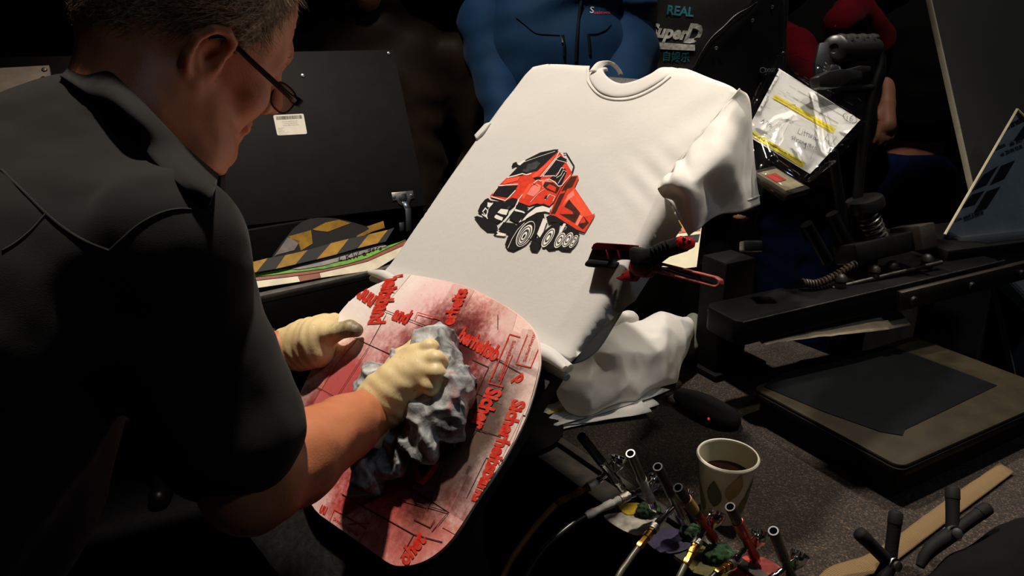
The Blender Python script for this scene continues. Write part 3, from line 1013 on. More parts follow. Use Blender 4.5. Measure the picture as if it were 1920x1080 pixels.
# the sprayed stencil corner: a black V edged with red
def pz(name, P, m, dz):
    q = [ub(*c5(x, y), LH + dz) for x, y in P]
    return mesh(name, [(a, b, LH + dz) for a, b in q], [tuple(range(len(q)))], m, shield, smooth=False, local=True)
pz('sprayed_edge', [(930, 235), (1190, 215), (1160, 310), (1105, 400), (1045, 460), (1000, 440), (975, 380), (965, 300)], mat('wet red paint', S(190, 40, 16), .35, var=.35, scale=120), .0002)
pz('sprayed_black', [(930, 235), (1165, 205), (1140, 290), (1085, 365), (1040, 408), (1010, 370), (985, 300)], mat('wet black paint', S(14, 13, 13), .3, var=.3, scale=120), .0004)

# ---- the rag under the right hand
def pb(px, py, h):
    a, b = ub(px, py, h); return np.array(tuple(bd(a, b, h)))
rag_pr = []
def rc(a, b, ra, rb, k=.012): rag_pr.append(('c', pb(*a), pb(*b), ra, rb, k))
rc((815, 640, .05), (832, 680, .052), .022, .026)
rc((832, 680, .05), (845, 740, .05), .026, .028)
rc((845, 740, .048), (832, 790, .045), .028, .024)
rc((800, 770, .05), (805, 830, .045), .026, .019)
rc((790, 815, .045), (810, 835, .042), .02, .017)
rc((760, 690, .05), (820, 650, .05), .026, .02)
rc((700, 720, .05), (780, 740, .05), .024, .03)
rc((800, 800, .042), (745, 868, .038), .018, .013)
rc((745, 868, .038), (690, 905, .038), .014, .012)
rc((690, 900, .04), (664, 912, .04), .016, .008)
rc((735, 830, .04), (690, 880, .04), .022, .018)
rc((858, 760, .045), (848, 810, .045), .014, .01)
def rag_d(P):
    f1 = 1 - 2 * np.abs(vnoise(P @ np.array(((1, 0, .3), (.2, 1, 0), (0, .4, 1))), 30, 4))
    f2 = 1 - 2 * np.abs(vnoise(P, 62, 9))
    return -.0085 * f1 - .0035 * f2 + .004
t = NT('smeared wiping cloth')
co = t.coord()
n1 = t.noise(co, 24, 5, .65, 1.2); n2 = t.noise(co, 17, 4, .6, .6); n3 = t.noise(co, 300, 3)
c = t.ramp(n1, [(.30, S(40, 42, 46)), (.42, S(104, 106, 106)), (.54, S(158, 160, 158)), (.70, S(214, 212, 206))])
c = t.mix(t.ramp(n2, [(.58, (0, 0, 0, 1)), (.68, (.75, .75, .75, 1))]), c, S(196, 92, 104))
c = t.mix(t.ramp(t.noise(t.mapping(co, (1, 1, 1), (3, 1, 2)), 16, 4), [(.6, (0, 0, 0, 1)), (.72, (.4, .4, .4, 1))]), c, S(52, 70, 96))
t.link(c, t.b.inputs['Base Color']); t.set(Roughness=.9); t.bump(n3, .4, .001)
rag = sdf('wiping_rag', rag_pr, .0023, t.m, None, rag_d, .03, .03)
tag(rag, 'crumpled grey wiping rag stained pink and blue under the gloved hand', 'rag')
# ------------------------------------------------------------------ the man bending over the board
HM = np.array([[.61801894, -.57968218, .53105664], [.62414744, .77251274, .11689323], [-.47800894, .25921542, .83923466]])
HC = np.array([-.34756, .83183, 1.48162])
def hl_(x, y, z): return HC + HM @ np.array((x, y, z))
def A3(px, py, d): return np.array(tuple(at(px, py, d)))
def he(c, r, k=.012, tilt=None, typ='e'):
    R = HM if tilt is None else HM @ np.array(Matrix.Rotation(tilt[0], 3, tilt[1]))
    return (typ, hl_(*c), r, R, k)
def hc(a, b, ra, rb, k=.01): return ('c', hl_(*a), hl_(*b), ra, rb, k)

t = NT('skin')
co = t.coord()
n1 = t.noise(co, 45, 5, .6); n2 = t.noise(co, 420, 3, .6)
t.link(t.mix(t.math('MULTIPLY', n1, .8), S(200, 128, 86), S(172, 94, 62)), t.b.inputs['Base Color'])
t.set(Roughness=.5); t.b.inputs['Subsurface Weight'].default_value = .12
t.b.inputs['Subsurface Radius'].default_value = (.006, .002, .001); t.b.inputs['Subsurface Scale'].default_value = 1
t.bump(t.math('ADD', n2, t.math('MULTIPLY', t.noise(co, 120, 3), .8)), .25, .0012)
M_skin = t.m
t = NT('black work shirt')
co = t.coord()
n1 = t.noise(co, 10, 4); n2 = t.noise(co, 1100, 2)
t.link(t.ramp(n1, [(.3, S(10, 9, 8)), (.7, S(18, 17, 14))]), t.b.inputs['Base Color'])
t.set(Roughness=.9); t.b.inputs['Sheen Weight'].default_value = .04; t.b.inputs['Specular IOR Level'].default_value = .2
t.bump(n2, .25, .0008)
M_wshirt = t.m

NB = A3(250, 228, .75); RS = A3(314, 478, .63)
LS = NB - (RS - NB) * np.array((1, 1, -1))
HP = np.array((-.66, .42, .95))
sp_ = (NB - HP) / np.linalg.norm(NB - HP)
ri_ = (RS - LS) / np.linalg.norm(RS - LS); ri_ = ri_ - sp_ * (ri_ @ sp_); ri_ /= np.linalg.norm(ri_)
fr_ = np.cross(sp_, ri_); fr_ = fr_ if fr_[0] > 0 else -fr_
TR_ = np.stack([ri_, sp_, fr_], 1)
RE = A3(470, 908, .70); RW = pb(704, 768, .075)
LW = pb(547, 648, .045); LE = LW + np.array((-.2, -.14, .0))

head = [he((-.004, 0, .052), (.100, .078, .086), .01), he((.042, 0, -.012), (.058, .062, .082), .03),
        he((-.045, 0, .0), (.055, .062, .06), .03),
        hc((.01, -.052, -.055), (.078, -.018, -.098), .020, .019, .025), hc((.01, .052, -.055), (.078, .018, -.098), .020, .019, .025),
        hc((.078, -.014, -.1), (.078, .014, -.1), .021, .021, .02),
        hc((.078, -.034, .03), (.096, 0, .036), .014, .014, .015), hc((.078, .034, .03), (.096, 0, .036), .014, .014, .015),
        he((.066, -.042, -.022), (.026, .022, .028), .02), he((.066, .042, -.022), (.026, .022, .028), .02),
        he((.102, -.033, .010), (.018, .018, .014), .012, typ='x'), he((.102, .033, .010), (.018, .018, .014), .012, typ='x'),
        he((.084, -.033, .010), (.0135, .0135, .0135), .003), he((.084, .033, .010), (.0135, .0135, .0135), .003),
        hc((.098, 0, .020), (.121, 0, -.024), .0085, .0125, .012),
        hc((.108, -.013, -.030), (.112, -.008, -.026), .009, .009, .006), hc((.108, .013, -.030), (.112, .008, -.026), .009, .009, .006),
        hc((.094, -.02, -.060), (.100, 0, -.058), .008, .009, .008), hc((.094, .02, -.060), (.100, 0, -.058), .008, .009, .008),
        hc((.092, -.018, -.074), (.097, 0, -.074), .008, .0095, .007), hc((.092, .018, -.074), (.097, 0, -.074), .008, .0095, .007)]
# jowl and neck folds, then the neck itself
head += [('c', hl_(-.02, 0, -.02), NB + sp_ * .0, .064, .068, .03), ('c', hl_(.03, 0, -.075), NB + fr_ * .055 + sp_ * .01, .036, .045, .035),
         ('c', hl_(.045, -.035, -.085), NB + fr_ * .06 + ri_ * .03, .02, .02, .02)]
# right ear: bowl, helix, lobe
for sd in (-1, 1):
    y = sd * .076
    head += [he((-.006, y, -.002), (.021, .008, .032), .004, (math.radians(-12), 'Y'))]
    ring = [(.012, y * 1.02, .012), (.012, y * 1.08, .026), (.0, y * 1.13, .034), (-.014, y * 1.16, .030), (-.024, y * 1.17, .014), (-.024, y * 1.15, -.004), (-.017, y * 1.1, -.02), (-.006, y * 1.05, -.031), (.003, y * 1.02, -.031)]
    for a, b in zip(ring, ring[1:]): head.append(hc(a, b, .0048, .0048, .003))
    head += [hc((-.004, y * 1.05, -.03), (.002, y * 1.03, -.034), .008, .007, .006)]
    head += [he((-.001, y * 1.10, .004), (.0085, .007, .013), .004, typ='x')]
    head += [hc((.011, y * 1.02, -.004), (.010, y * 1.04, .002), .005, .005, .004)]
# torso, shoulders and arms inside the clothes; hands inside the gloves
body = head + [('e', NB - sp_ * .23, (.15, .17, .10), TR_, .03), ('e', NB - sp_ * .38 + fr_ * .02, (.15, .2, .125), TR_, .04), ('e', HP, (.16, .14, .11), TR_, .05),
               ('c', NB - sp_ * .06, RS - ri_ * .025, .045, .052, .03), ('c', NB - sp_ * .06, LS + ri_ * .025, .045, .052, .03),
               ('c', RS - ri_ * .025, RE, .052, .044, .02), ('c', RE, RE + (RW - RE) * .3, .044, .047, .015), ('c', RE + (RW - RE) * .3, RE + (RW - RE) * .72, .047, .036, .012),
               ('c', RE + (RW - RE) * .72, RW, .036, .029, .01),
               ('c', LS, LE, .053, .042, .02), ('c', LE, LE + (LW - LE) * .4, .042, .042, .015), ('c', LE + (LW - LE) * .4, LW, .042, .026, .012)]
for p, q in ((pb(735, 735, .07), .022), (pb(775, 690, .065), .016)): body.append(('c', RW, p, .027, q, .01))
body.append(('c', LW, pb(590, 632, .05), .025, .018, .01))
def man_d(P):
    q = (P - HC) @ HM
    on = np.exp(-((q[:, 0] - .085) ** 2 / .02 ** 2 + (q[:, 2] - .065) ** 2 / .03 ** 2))      # forehead creases
    return .0011 * on * np.sin(q[:, 2] * 620 + 2 * np.sin(q[:, 1] * 90)) + .0012 * vnoise(P, 60, 2)
man = empty('person', (-.66, .42, 0), 'person in a black short-sleeved shirt and glasses wiping the shield', 'person')
sdf('body', body, .0036, M_skin, man, man_d, .02, .02)

# clothes: black shirt
shp = [('e', NB - sp_ * .23, (.178, .185, .128), TR_, .03), ('e', NB - sp_ * .40 + fr_ * .02, (.175, .2, .155), TR_, .05), ('e', HP, (.185, .12, .14), TR_, .06),
       ('c', NB - sp_ * .075 - fr_ * .05, NB - sp_ * .16 - fr_ * .045, .055, .10, .05),
       ('c', NB - sp_ * .08, RS - ri_ * .025, .052, .068, .045), ('c', NB - sp_ * .08, LS + ri_ * .025, .052, .068, .045),
       ('c', RS - ri_ * .025, RS + (RE - RS) * .5 - ri_ * .02, .068, .064, .03), ('c', RS + (RE - RS) * .5 - ri_ * .02, RS + (RE - RS) * .76 - ri_ * .006, .064, .066, .02),
       ('c', LS + ri_ * .025, LS + (LE - LS) * .85, .068, .064, .03)]
shp.append(('c', NB - sp_ * .03 - fr_ * .01, NB - sp_ * .10, .067, .090, .04))
shp.append(('x', NB + sp_ * .09 + fr_ * .015, (.066, .10, .072), TR_, .012))
ax_ = (RE - RS) / np.linalg.norm(RE - RS)
def shirt_d(P):
    w_ = .0055 * np.sin((P @ (sp_ * .5 + ri_ * .8)) * 75 + 3.2 * vnoise(P, 7, 3)) * (.4 + .6 * vnoise(P, 6, 9)) + .0035 * vnoise(P, 20, 4) + .0015 * vnoise(P, 55, 4)
    return w_
shirt_fn = prims_fn(shp, shirt_d)
sdf('work_shirt', shp, .0065, M_wshirt, man, shirt_d, .03, .03)
def hit(fn, px, py, d0=.35, d1=1.3, back=0.0):
    r = np.array(tuple(at(px, py, 1) - CAM)); o = np.array(tuple(CAM)); s = d0
    for _ in range(140):
        v = fn((o + r * s)[None])[0]
        if v < .0006: break
        s += max(v * .6, .0006)
        if s > d1: return None
    return tuple(o + r * (s - back))
M_seam = mat('black seam', S(9, 9, 9), .9, var=.1)
for pth in ([(2, 318), (40, 355), (80, 395), (120, 428), (160, 452), (205, 470)], [(205, 470), (232, 445), (262, 420), (300, 400), (335, 392), (372, 394)],
            [(85, 402), (60, 430), (30, 455), (5, 470)]):
    Q = [hit(shirt_fn, *p) for p in pth]
    Q = [q for q in Q if q]
    if len(Q) > 2: tube('shirt_seam', Q, .0011, M_seam, man, 6, 5)
# shirt collar, a folded band around the neck
top = [(157, 97, .735), (205, 137, .69), (270, 200, .668), (330, 263, .678), (375, 304, .715), (410, 332, .765)]
bot = [(116, 142, .735), (158, 172, .672), (232, 240, .640), (295, 305, .645), (345, 350, .68), (392, 386, .735)]
def hug(px, py, d, back):
    h_ = hit(shirt_fn, px, py, back=back)
    q = at(px, py, d)
    if h_ is None: return tuple(q)
    return h_ if (Vector(h_) - CAM).length < (q - CAM).length else tuple(q)
rows = [[tuple(at(x, y, d + .012)) for x, y, d in top], [tuple(at(x - 2, y - 2, d + .002)) for x, y, d in top],
        [hug((a[0] + b[0]) / 2, (a[1] + b[1]) / 2, (a[2] + b[2]) / 2 - .004, .008) for a, b in zip(top, bot)], [hug(b[0], b[1], b[2] + .05, .007) for b in bot], [hug(b[0] + 2, b[1] - 4, b[2] + .05, .0) for b in bot]]
cloth('collar', rows, 8, 5, M_wshirt, man, thick=.003)
far = [(157, 97, .735), (190, 80, .80), (250, 105, .87), (330, 170, .90), (400, 260, .88), (420, 320, .82), (410, 332, .765)]
rows = [[tuple(at(x, y + k * 42, d + k * .01)) for x, y, d in far] for k in (0, .5, 1)]
cloth('collar', rows, 6, 3, M_wshirt, man, thick=.003)
# trousers and shoes (below the frame)
M_trs = mat('dark trousers', S(22, 23, 27), .9, var=.2, scale=20, bump=.2, bscale=700)
rf = np.array((ri_[0], ri_[1], 0)); rf /= np.linalg.norm(rf); ff = np.array((-rf[1], rf[0], 0)); ff = ff if ff[0] > 0 else -ff
trs = [('e', HP - np.array((0, 0, .03)), (.175, .13, .13), TR_, .03)]
for s_ in (-1, 1):
    f0 = np.array((HP[0], HP[1], 0)) + rf * .12 * s_ + ff * .02
    trs += [('c', HP + rf * .09 * s_ - np.array((0, 0, .06)), f0 + np.array((0, 0, .5)) + ff * .03, .095, .07, .03), ('c', f0 + np.array((0, 0, .5)) + ff * .03, f0 + np.array((0, 0, .1)), .07, .058, .02)]
sdf('trousers', trs, .012, M_trs, man, lambda P: .005 * vnoise(P, 18, 2), .03, .03)
M_shoe = mat('black leather shoe', S(18, 17, 16), .4, var=.15)
for s_ in (-1, 1):
    f0 = np.array((HP[0], HP[1], 0)) + rf * .12 * s_ + ff * .02
    sdf('shoe', [('c', f0 - ff * .05 + np.array((0, 0, .05)), f0 + ff * .14 + np.array((0, 0, .038)), .045, .036, .01), ('c', f0 + np.array((0, 0, .06)), f0 + np.array((0, 0, .1)), .05, .05, .02)], .008, M_shoe, man, None)
# hair: a close cap over the scalp plus short strands
t = NT('greying brown hair')
co = t.coord()
n1 = t.noise(co, 260, 3, .6)
t.link(t.ramp(n1, [(.35, S(92, 74, 54)), (.55, S(146, 122, 92)), (.75, S(206, 188, 158))]), t.b.inputs['Base Color'])
t.set(Roughness=.55)
M_hair = t.m
def hair_fn(P):
    q = (P - HC) @ HM
    c1 = ell_d(P, hl_(-.006, 0, .053), (.105, .083, .090), HM)
    c1 = smin(c1, ell_d(P, hl_(-.048, 0, .0), (.058, .067, .064), HM), .02)
    line_ = np.interp(q[:, 0], [-.12, -.05, -.028, -.018, .012, .022, .038, .05, .062, .08], [-.052, -.048, -.03, .028, .040, .012, .034, .06, .09, .13])
    reg = (line_ - q[:, 2]) * .65 + .002 * vnoise(P, 120, 3)
    d = -smin(-c1, -reg, .004)
    return d + .0016 * vnoise(P, 150, 5) + .0012 * vnoise(P, 320, 7)
lo_ = HC - .16; hi_ = HC + .17
Vh, Qh = sdf_vf(hair_fn, lo_, hi_, .0026, .015)
hair = mesh('hair', Vh, Qh, M_hair, man)
tri = Vh[Qh]
fn_ = np.cross(tri[:, 1] - tri[:, 0], tri[:, 2] - tri[:, 0]); fn_ /= np.linalg.norm(fn_, axis=1)[:, None] + 1e-12
ctr = tri.mean(1)
out_ = ((ctr - HC) * fn_).sum(1)
if np.median(out_) < 0: fn_ = -fn_
R_ = np.random.RandomState(5)
pick = R_.choice(len(ctr), 15000)
p0_ = ctr[pick] + (R_.rand(len(pick), 3) - .5) * .003; nn = fn_[pick]
ok = ((p0_ - HC) * nn).sum(1) > .02
p0_, nn = p0_[ok], nn[ok]
ql = (p0_ - HC) @ HM
flow = HM @ np.array((-.75, 0, -.35)); flow2 = HM @ np.array((.3, 0, -.6))
fl = np.where((ql[:, 0] > .03)[:, None], flow2, flow) + (R_.rand(len(p0_), 3) - .5) * .9
fl -= nn * (fl * nn).sum(1)[:, None]
fl /= np.linalg.norm(fl, axis=1)[:, None] + 1e-9
Ln = (.008 + .014 * R_.rand(len(p0_)))[:, None] * np.clip((ql[:, 2:3] + .07) / .1, .35, 1)
m1 = p0_ + (fl * .6 + nn * .35) * Ln * .55; p2_ = p0_ + (fl * .95 + nn * .42) * Ln
sd_ = np.cross(fl, nn) * .00028
HV = np.concatenate([p0_ - sd_, p0_ + sd_, m1 + sd_ * .8, m1 - sd_ * .8, p2_ + sd_ * .3, p2_ - sd_ * .3])
k_ = len(p0_); i_ = np.arange(k_)
HF = np.concatenate([np.stack([i_, i_ + k_, i_ + 2 * k_, i_ + 3 * k_], 1), np.stack([i_ + 3 * k_, i_ + 2 * k_, i_ + 4 * k_, i_ + 5 * k_], 1)])
tag(mesh('hair_strand', HV, HF, M_hair, hair), kind='stuff')
# eyebrow tufts
eb = []
for s_ in (-1, 1):
    for i in range(70):
        x0 = hl_(.092 - .00012 * i, s_ * (.012 + .00045 * i), .034 + .003 * math.sin(i * .045) + rng.uniform(-.003, .003))
        d_ = HM @ np.array((rng.uniform(.5, 1), s_ * rng.uniform(.1, .6), rng.uniform(-.3, .5))) * rng.uniform(.006, .012)
        eb.append(tube_vf([x0, x0 + d_ * .6, x0 + d_], [.0004, .0003, .0001], 3, False))
V, F = join_vf(eb)
tag(mesh('eyebrow', V, F, M_hair, man), kind='stuff')

# gloves
t = NT('cream latex')
co = t.coord()
wv1 = t.noise(t.mapping(co, (1, 1, 1)), 22, 4, .6, 1.0); n2 = t.noise(co, 160, 4)
c = t.mix(t.math('MULTIPLY', wv1, .5), S(226, 204, 152), S(204, 176, 120))
tipd = t.vdist(co, tuple(pb(668, 619, .04)))
mk = t.node('ShaderNodeMapRange', clamp=True); t.link(t.math('ADD', tipd, t.math('MULTIPLY', t.math('SUBTRACT', n2, .5), .03)), mk.inputs[0])
mk.inputs[1].default_value = .008; mk.inputs[2].default_value = .042; mk.inputs[3].default_value = .85; mk.inputs[4].default_value = 0
c = t.mix(mk.outputs[0], c, S(34, 30, 26))
spk = t.ramp(t.noise(co, 210, 2), [(.70, (0, 0, 0, 1)), (.74, (.5, .5, .5, 1))])
c = t.mix(spk, c, S(96, 60, 44))
t.link(c, t.b.inputs['Base Color']); t.set(Roughness=.5); t.b.inputs['Subsurface Weight'].default_value = .05
t.bump(t.math('ADD', t.math('MULTIPLY', t.noise(t.mapping(co, (2.2, .7, 1)), 60, 3, .6, .8), 1.0), t.math('MULTIPLY', n2, .3)), .3, .002)
M_glove = t.m
gdir = (pb(785, 665, .07) - RW); gdir /= np.linalg.norm(gdir)
G = []
def g(a, b, ra, rb, k=.008): G.append(('c', pb(*a), pb(*b), ra, rb, k))
G.append(('c', RW - gdir * .02, RW + gdir * .012, .0335, .031, .01))
g((712, 762, .075), (745, 722, .078), .030, .030, .014); g((728, 745, .075), (778, 672, .078), .027, .017, .014); g((742, 748, .075), (790, 706, .078), .026, .018, .014)
g((735, 740, .078), (788, 690, .080), .027, .018, .014); g((722, 735, .072), (768, 668, .072), .022, .014, .012)
for kn, pi_, di_, tp in (((780, 664, .080), (806, 652, .082), (820, 655, .068), (828, 662, .056), ), ((788, 682, .083), (818, 674, .084), (832, 682, .070), (838, 692, .058)),
                         ((790, 700, .082), (818, 700, .082), (830, 710, .068), (834, 718, .058)), ((784, 716, .078), (808, 724, .077), (818, 734, .064), (820, 742, .054))):
    g(kn, pi_, .0125, .0108, .006); g(pi_, di_, .0108, .0098, .004); g(di_, tp, .0098, .0086, .004)
g((735, 700, .066), (752, 672, .062), .016, .013, .01); g((752, 672, .062), (778, 652, .056), .0125, .011, .005); g((778, 652, .056), (800, 645, .050), .011, .009, .004)
cuff_a = RW - gdir * .012
def glove_d(P):
    s = (P - cuff_a) @ gdir
    return .0006 * np.sin(s * 420 + 2.5 * vnoise(P, 26, 3)) * np.exp(-((s - .03) / .045) ** 2) + .0009 * vnoise(P, 70, 2)
gr = sdf('glove', G, .0018, M_glove, man, glove_d, .02, .01)
gr['label'] = 'cream latex glove on the right hand'
Vc, Fc = tube_vf([RW - gdir * .034, RW - gdir * .030, RW - gdir * .026, RW - gdir * .01], [.0348, .0362, .0350, .0338], 28, False)
mesh('cuff', Vc, Fc, M_glove, gr)
ldir = pb(600, 628, .045) - LW; ldir /= np.linalg.norm(ldir)
G = [('c', LW - ldir * .004, LW + ldir * .02, .029, .029, .01)]
g((548, 650, .046), (592, 632, .048), .028, .029, .014); g((560, 665, .042), (598, 662, .040), .025, .022, .014); g((572, 628, .046), (612, 610, .04), .022, .018, .012)
g((590, 640, .05), (612, 628, .05), .024, .018, .012)
g((600, 630, .052), (630, 622, .050), .0165, .0138, .008); g((630, 622, .050), (654, 616, .045), .0135, .0125, .004); g((654, 616, .045), (668, 619, .040), .0125, .0105, .004)
for kn, pi_, tp in (((612, 604, .036), (627, 601, .022), (640, 610, .0085)), ((608, 622, .026), (622, 624, .014), (634, 632, .0085)),
                    ((602, 648, .026), (612, 652, .012), (622, 658, .0085)), ((596, 668, .024), (602, 674, .011), (612, 680, .0085))):
    g(kn, pi_, .0125, .0105, .008); g(pi_, tp, .0105, .0088, .004)
def glove_dl(P):
    s = (P - LW) @ ldir
    return .0006 * np.sin(s * 380 + 3 * vnoise(P, 24, 3)) * np.exp(-((s - .05) / .05) ** 2) + .0008 * vnoise(P, 70, 2)
gl = sdf('glove', G, .0018, M_glove, man, glove_dl, .02, .01)
gl['label'] = 'cream latex glove with a paint-blackened thumb'
Vc, Fc = tube_vf([LW - ldir * .014, LW - ldir * .010, LW - ldir * .006, LW + ldir * .01], [.0300, .0316, .0304, .0292], 28, False)
mesh('cuff', Vc, Fc, M_glove, gl)
# beaded bracelet on the left wrist
M_bead = mat('dark glass bead', S(30, 34, 40), .15, var=.2)
bc = LW - ldir * .034
u_ = np.cross(ldir, (0, 0, 1)); u_ /= np.linalg.norm(u_); v_ = np.cross(ldir, u_)
br = empty('bracelet', tuple(bc)); br.parent = man; br.matrix_parent_inverse = wm(man).inverted()
bead = None
for k in range(22):
    a = 2 * math.pi * k / 22
    p = bc + (u_ * math.cos(a) + v_ * math.sin(a)) * .0335
    if bead is None:
        V, F = lathe_vf([(0, -.0042), (.003, -.003), (.0042, 0), (.003, .003), (0, .0042)], 10)
        bead = mesh('bead', V, F, M_bead, br, local=True); b_ = bead
    else:
        b_ = bead.copy(); COL.objects.link(b_)
    b_.location = Vector(p - bc)
# glasses
gls = empty('eyeglasses', tuple(hl_(.1, 0, 0)), 'black framed eyeglasses worn low on the nose', 'glasses')
M_glf = mat('glossy black frame', S(14, 14, 15), .25, var=.1)
t = NT('spectacle glass'); t.set(Roughness=.03)
tr = t.node('ShaderNodeBsdfTransparent'); gg = t.node('ShaderNodeBsdfGlossy'); gg.inputs['Roughness'].default_value = .03
fr = t.node('ShaderNodeFresnel'); fr.inputs[0].default_value = 1.5
mx_ = t.node('ShaderNodeMixShader'); t.link(t.math('MULTIPLY', fr.outputs[0], .6), mx_.inputs[0]); t.link(tr.outputs[0], mx_.inputs[1]); t.link(gg.outputs[0], mx_.inputs[2]); t.link(mx_.outputs[0], t.out.inputs[0])
M_lens = t.m
def gpt(x, y, z): return Vector(hl_(x, y, z))
GZ = -.006
for s_ in (-1, 1):
    P = [gpt(-.012, s_ * .086, .020), gpt(.004, s_ * .084, .027), gpt(.04, s_ * .082, .018), gpt(.09, s_ * .079, GZ + .011), gpt(.101, s_ * .076, GZ + .008)]
    V, F = [], []
    tube('temple', P, [.0018, .0026, .003, .0034, .004], M_glf, gls, 8, 5)
    box('hinge', frame(gpt(.106, s_ * .073, GZ + .008), HM[:, 0], HM[:, 1]), (0, 0, 0), (.010, .012, .009), M_glf, gls, .001)
    lens = smooth_closed([(s_ * .012, .010), (s_ * .035, .014), (s_ * .062, .011), (s_ * .066, -.002), (s_ * .056, -.013), (s_ * .035, -.016), (s_ * .018, -.013), (s_ * .011, -.004)], 4)
    ml = frame(gpt(.108, 0, GZ), HM[:, 1], HM[:, 2])
    prism('lens', lens if s_ > 0 else lens[::-1], ml, .0016, M_lens, gls)
    up_ = [ml @ Vector((p[0], p[1], .0008)) for p in lens]
    tube('rim', up_ + [up_[0]], .0011, M_glf if s_ < 0 else M_glf, gls, 6)
    tube('nose_pad', [gpt(.106, s_ * .008, GZ - .006), gpt(.104, s_ * .010, GZ - .014)], .0028, M_lens, gls, 8)
tube('bridge', [gpt(.113, -.012, GZ + .006), gpt(.118, 0, GZ + .010), gpt(.113, .012, GZ + .006)], .0016, M_glf, gls, 8, 4)
# ------------------------------------------------------------------ open case on the left with striped stencils
RZ = 1.06
rimA, rimB = onz(478, 545, RZ), onz(735, 490, RZ)
cd_ = (rimB - rimA).normalized(); cb_ = Vector((-cd_.y, cd_.x, 0))       # along the case, towards its back
MC = frame(rimA, cd_, cb_)
q0 = MC.inverted() @ onz(385, 432, RZ + .03); q1 = MC.inverted() @ onz(800, 385, RZ + .03)
cdep = max(.12, (q0.y + q1.y) / 2)
M_case = mat('matt black case board', S(17, 16, 15), .62, spec=.12, var=.12, scale=30, bump=.15, bscale=700)
M_case2 = mat('grey case rim', S(88, 84, 78), .5, var=.2, scale=60)
case = empty('tool_case', tuple(MC @ Vector((.25, cdep / 2, TZ - RZ))), 'open black case with its lid up, behind the bending person', 'case')
x0, x1 = -.28, .52
def cbox(name, lo, hi, m, bev=.002): return box(name, MC, [(a + b) / 2 for a, b in zip(lo, hi)], [b - a for a, b in zip(lo, hi)], m, case, bev)
zb = TZ - RZ
cbox('front_wall', (x0, -.012, zb + .004), (x1, 0, -.02), M_case)
cbox('rim', (x0, -.014, -.02), (x1, .004, -.006), M_case2)
cbox('back_wall', (x0, cdep, zb + .004), (x1, cdep + .012, .028), M_case)
cbox('side_wall', (x1, -.012, zb + .004), (x1 + .012, cdep + .012, -.006), M_case)
cbox('side_wall', (x0 - .012, -.012, zb + .004), (x0, cdep + .012, -.006), M_case)
cbox('case_bottom', (x0, 0, zb + .004), (x1, cdep, zb + .016), M_case)
# the lid
BR_ = onz(800, 385, RZ + .03)
def solve_depth(px, py, P0, axis_):
    r = at(px, py, 1) - CAM
    return CAM + r * ((P0 - CAM).dot(axis_) / r.dot(axis_))
ledge = (onz(800, 385, RZ + .03) - onz(385, 432, RZ + .03)).normalized()
TRp = solve_depth(738, 93, BR_, ledge)
lup = (TRp - BR_).normalized()
ML = frame(BR_, -ledge, lup)                                            # x to the left along the hinge, y up the lid
ln_ = (ML.to_3x3() @ Vector((0, 0, 1))); sgn = 1 if ln_.dot(CAM - BR_) > 0 else -1
LHt = (TRp - BR_).length
def onlid(px, py, h=0.0): return onplane(px, py, BR_ + ln_ * sgn * h, ln_)
prism('lid', [(0, 0), (.80, 0), (.80, LHt), (0, LHt)], ML @ Matrix.Translation((0, 0, -.012 if sgn > 0 else 0)), .012, M_case, case, .001)
lid_scr = lambda px, py: lathe('screw', [(0, 0), (.0045, 0), (.004, .0015), (.0015, .002), (.001, .001), (0, .001)], axis(onlid(px, py, .0), ln_ * sgn), M_steel, case, 14)
lid_scr(568, 142); lid_scr(729, 100)
# latch: striker plate on the lid, tongue and hook below
def lp(X, Y, h=.001): return onlid(460 + X / 4.8, 340 + Y / 4.8, h)
def lidpiece(name, P, m, h0, th, parent=case):
    Q = [ML.inverted() @ lp(x, y, 0) for x, y in P]
    return prism(name, [(q.x, q.y) for q in Q], ML @ Matrix.Translation((0, 0, h0 * sgn if sgn > 0 else -(h0 + th))), th, m, parent, .0004)
pl = lidpiece('latch_plate', [(1312, 105), (1505, 86), (1518, 155), (1488, 165), (1470, 215), (1420, 232), (1375, 200), (1358, 172), (1325, 178)], M_dsteel, .0, .003)
lidpiece('latch_socket', [(1385, 118), (1445, 112), (1455, 165), (1440, 195), (1405, 195), (1380, 165)], M_blkp, .003, .001, pl)
for X, Y in ((1340, 142), (1496, 126)):
    lathe('screw', [(0, 0), (.004, 0), (.0035, .0015), (0, .002)], axis(lp(X, Y, .003), ln_ * sgn), M_steel, pl, 12)
lidpiece('latch_tongue', [(1402, 195), (1452, 190), (1478, 250), (1425, 262)], M_steel, .004, .004, pl)
lidpiece('latch_strap', [(1425, 262), (1475, 255), (1480, 450), (1430, 470)], M_blkp, .012, .004)
lidpiece('latch_catch', [(1365, 395), (1410, 385), (1410, 460), (1370, 470)], M_blkp, .014, .006)
# barcode label on the lid
lab = empty('label_sticker', tuple(onlid(543, 234)), 'white barcode label stuck on the black case lid', 'label')
M_lab = mat('white label paper', S(214, 206, 188), .6, var=.05)
M_ink = mat('black ink', S(18, 18, 18), .7, var=.1)
LQ = [onlid(512, 216, .0006), onlid(569, 213, .0006), onlid(576, 251, .0006), onlid(520, 254, .0006)]
def lmap(u, v, h=0): return LQ[0].lerp(LQ[1], u).lerp(LQ[3].lerp(LQ[2], u), v) + ln_ * sgn * h
V, F = [], []
rc_ = rrect(.0, 1, 0, 1, .06, 4)
mesh('sticker', [lmap(u, v) for u, v in rc_] + [lmap(u, v, -.0005) for u, v in rc_], [tuple(range(len(rc_))), tuple(range(2 * len(rc_) - 1, len(rc_) - 1, -1))] + [(i, (i + 1) % len(rc_), len(rc_) + (i + 1) % len(rc_), len(rc_) + i) for i in range(len(rc_))], M_lab, lab, False)
parts = []
u = .08
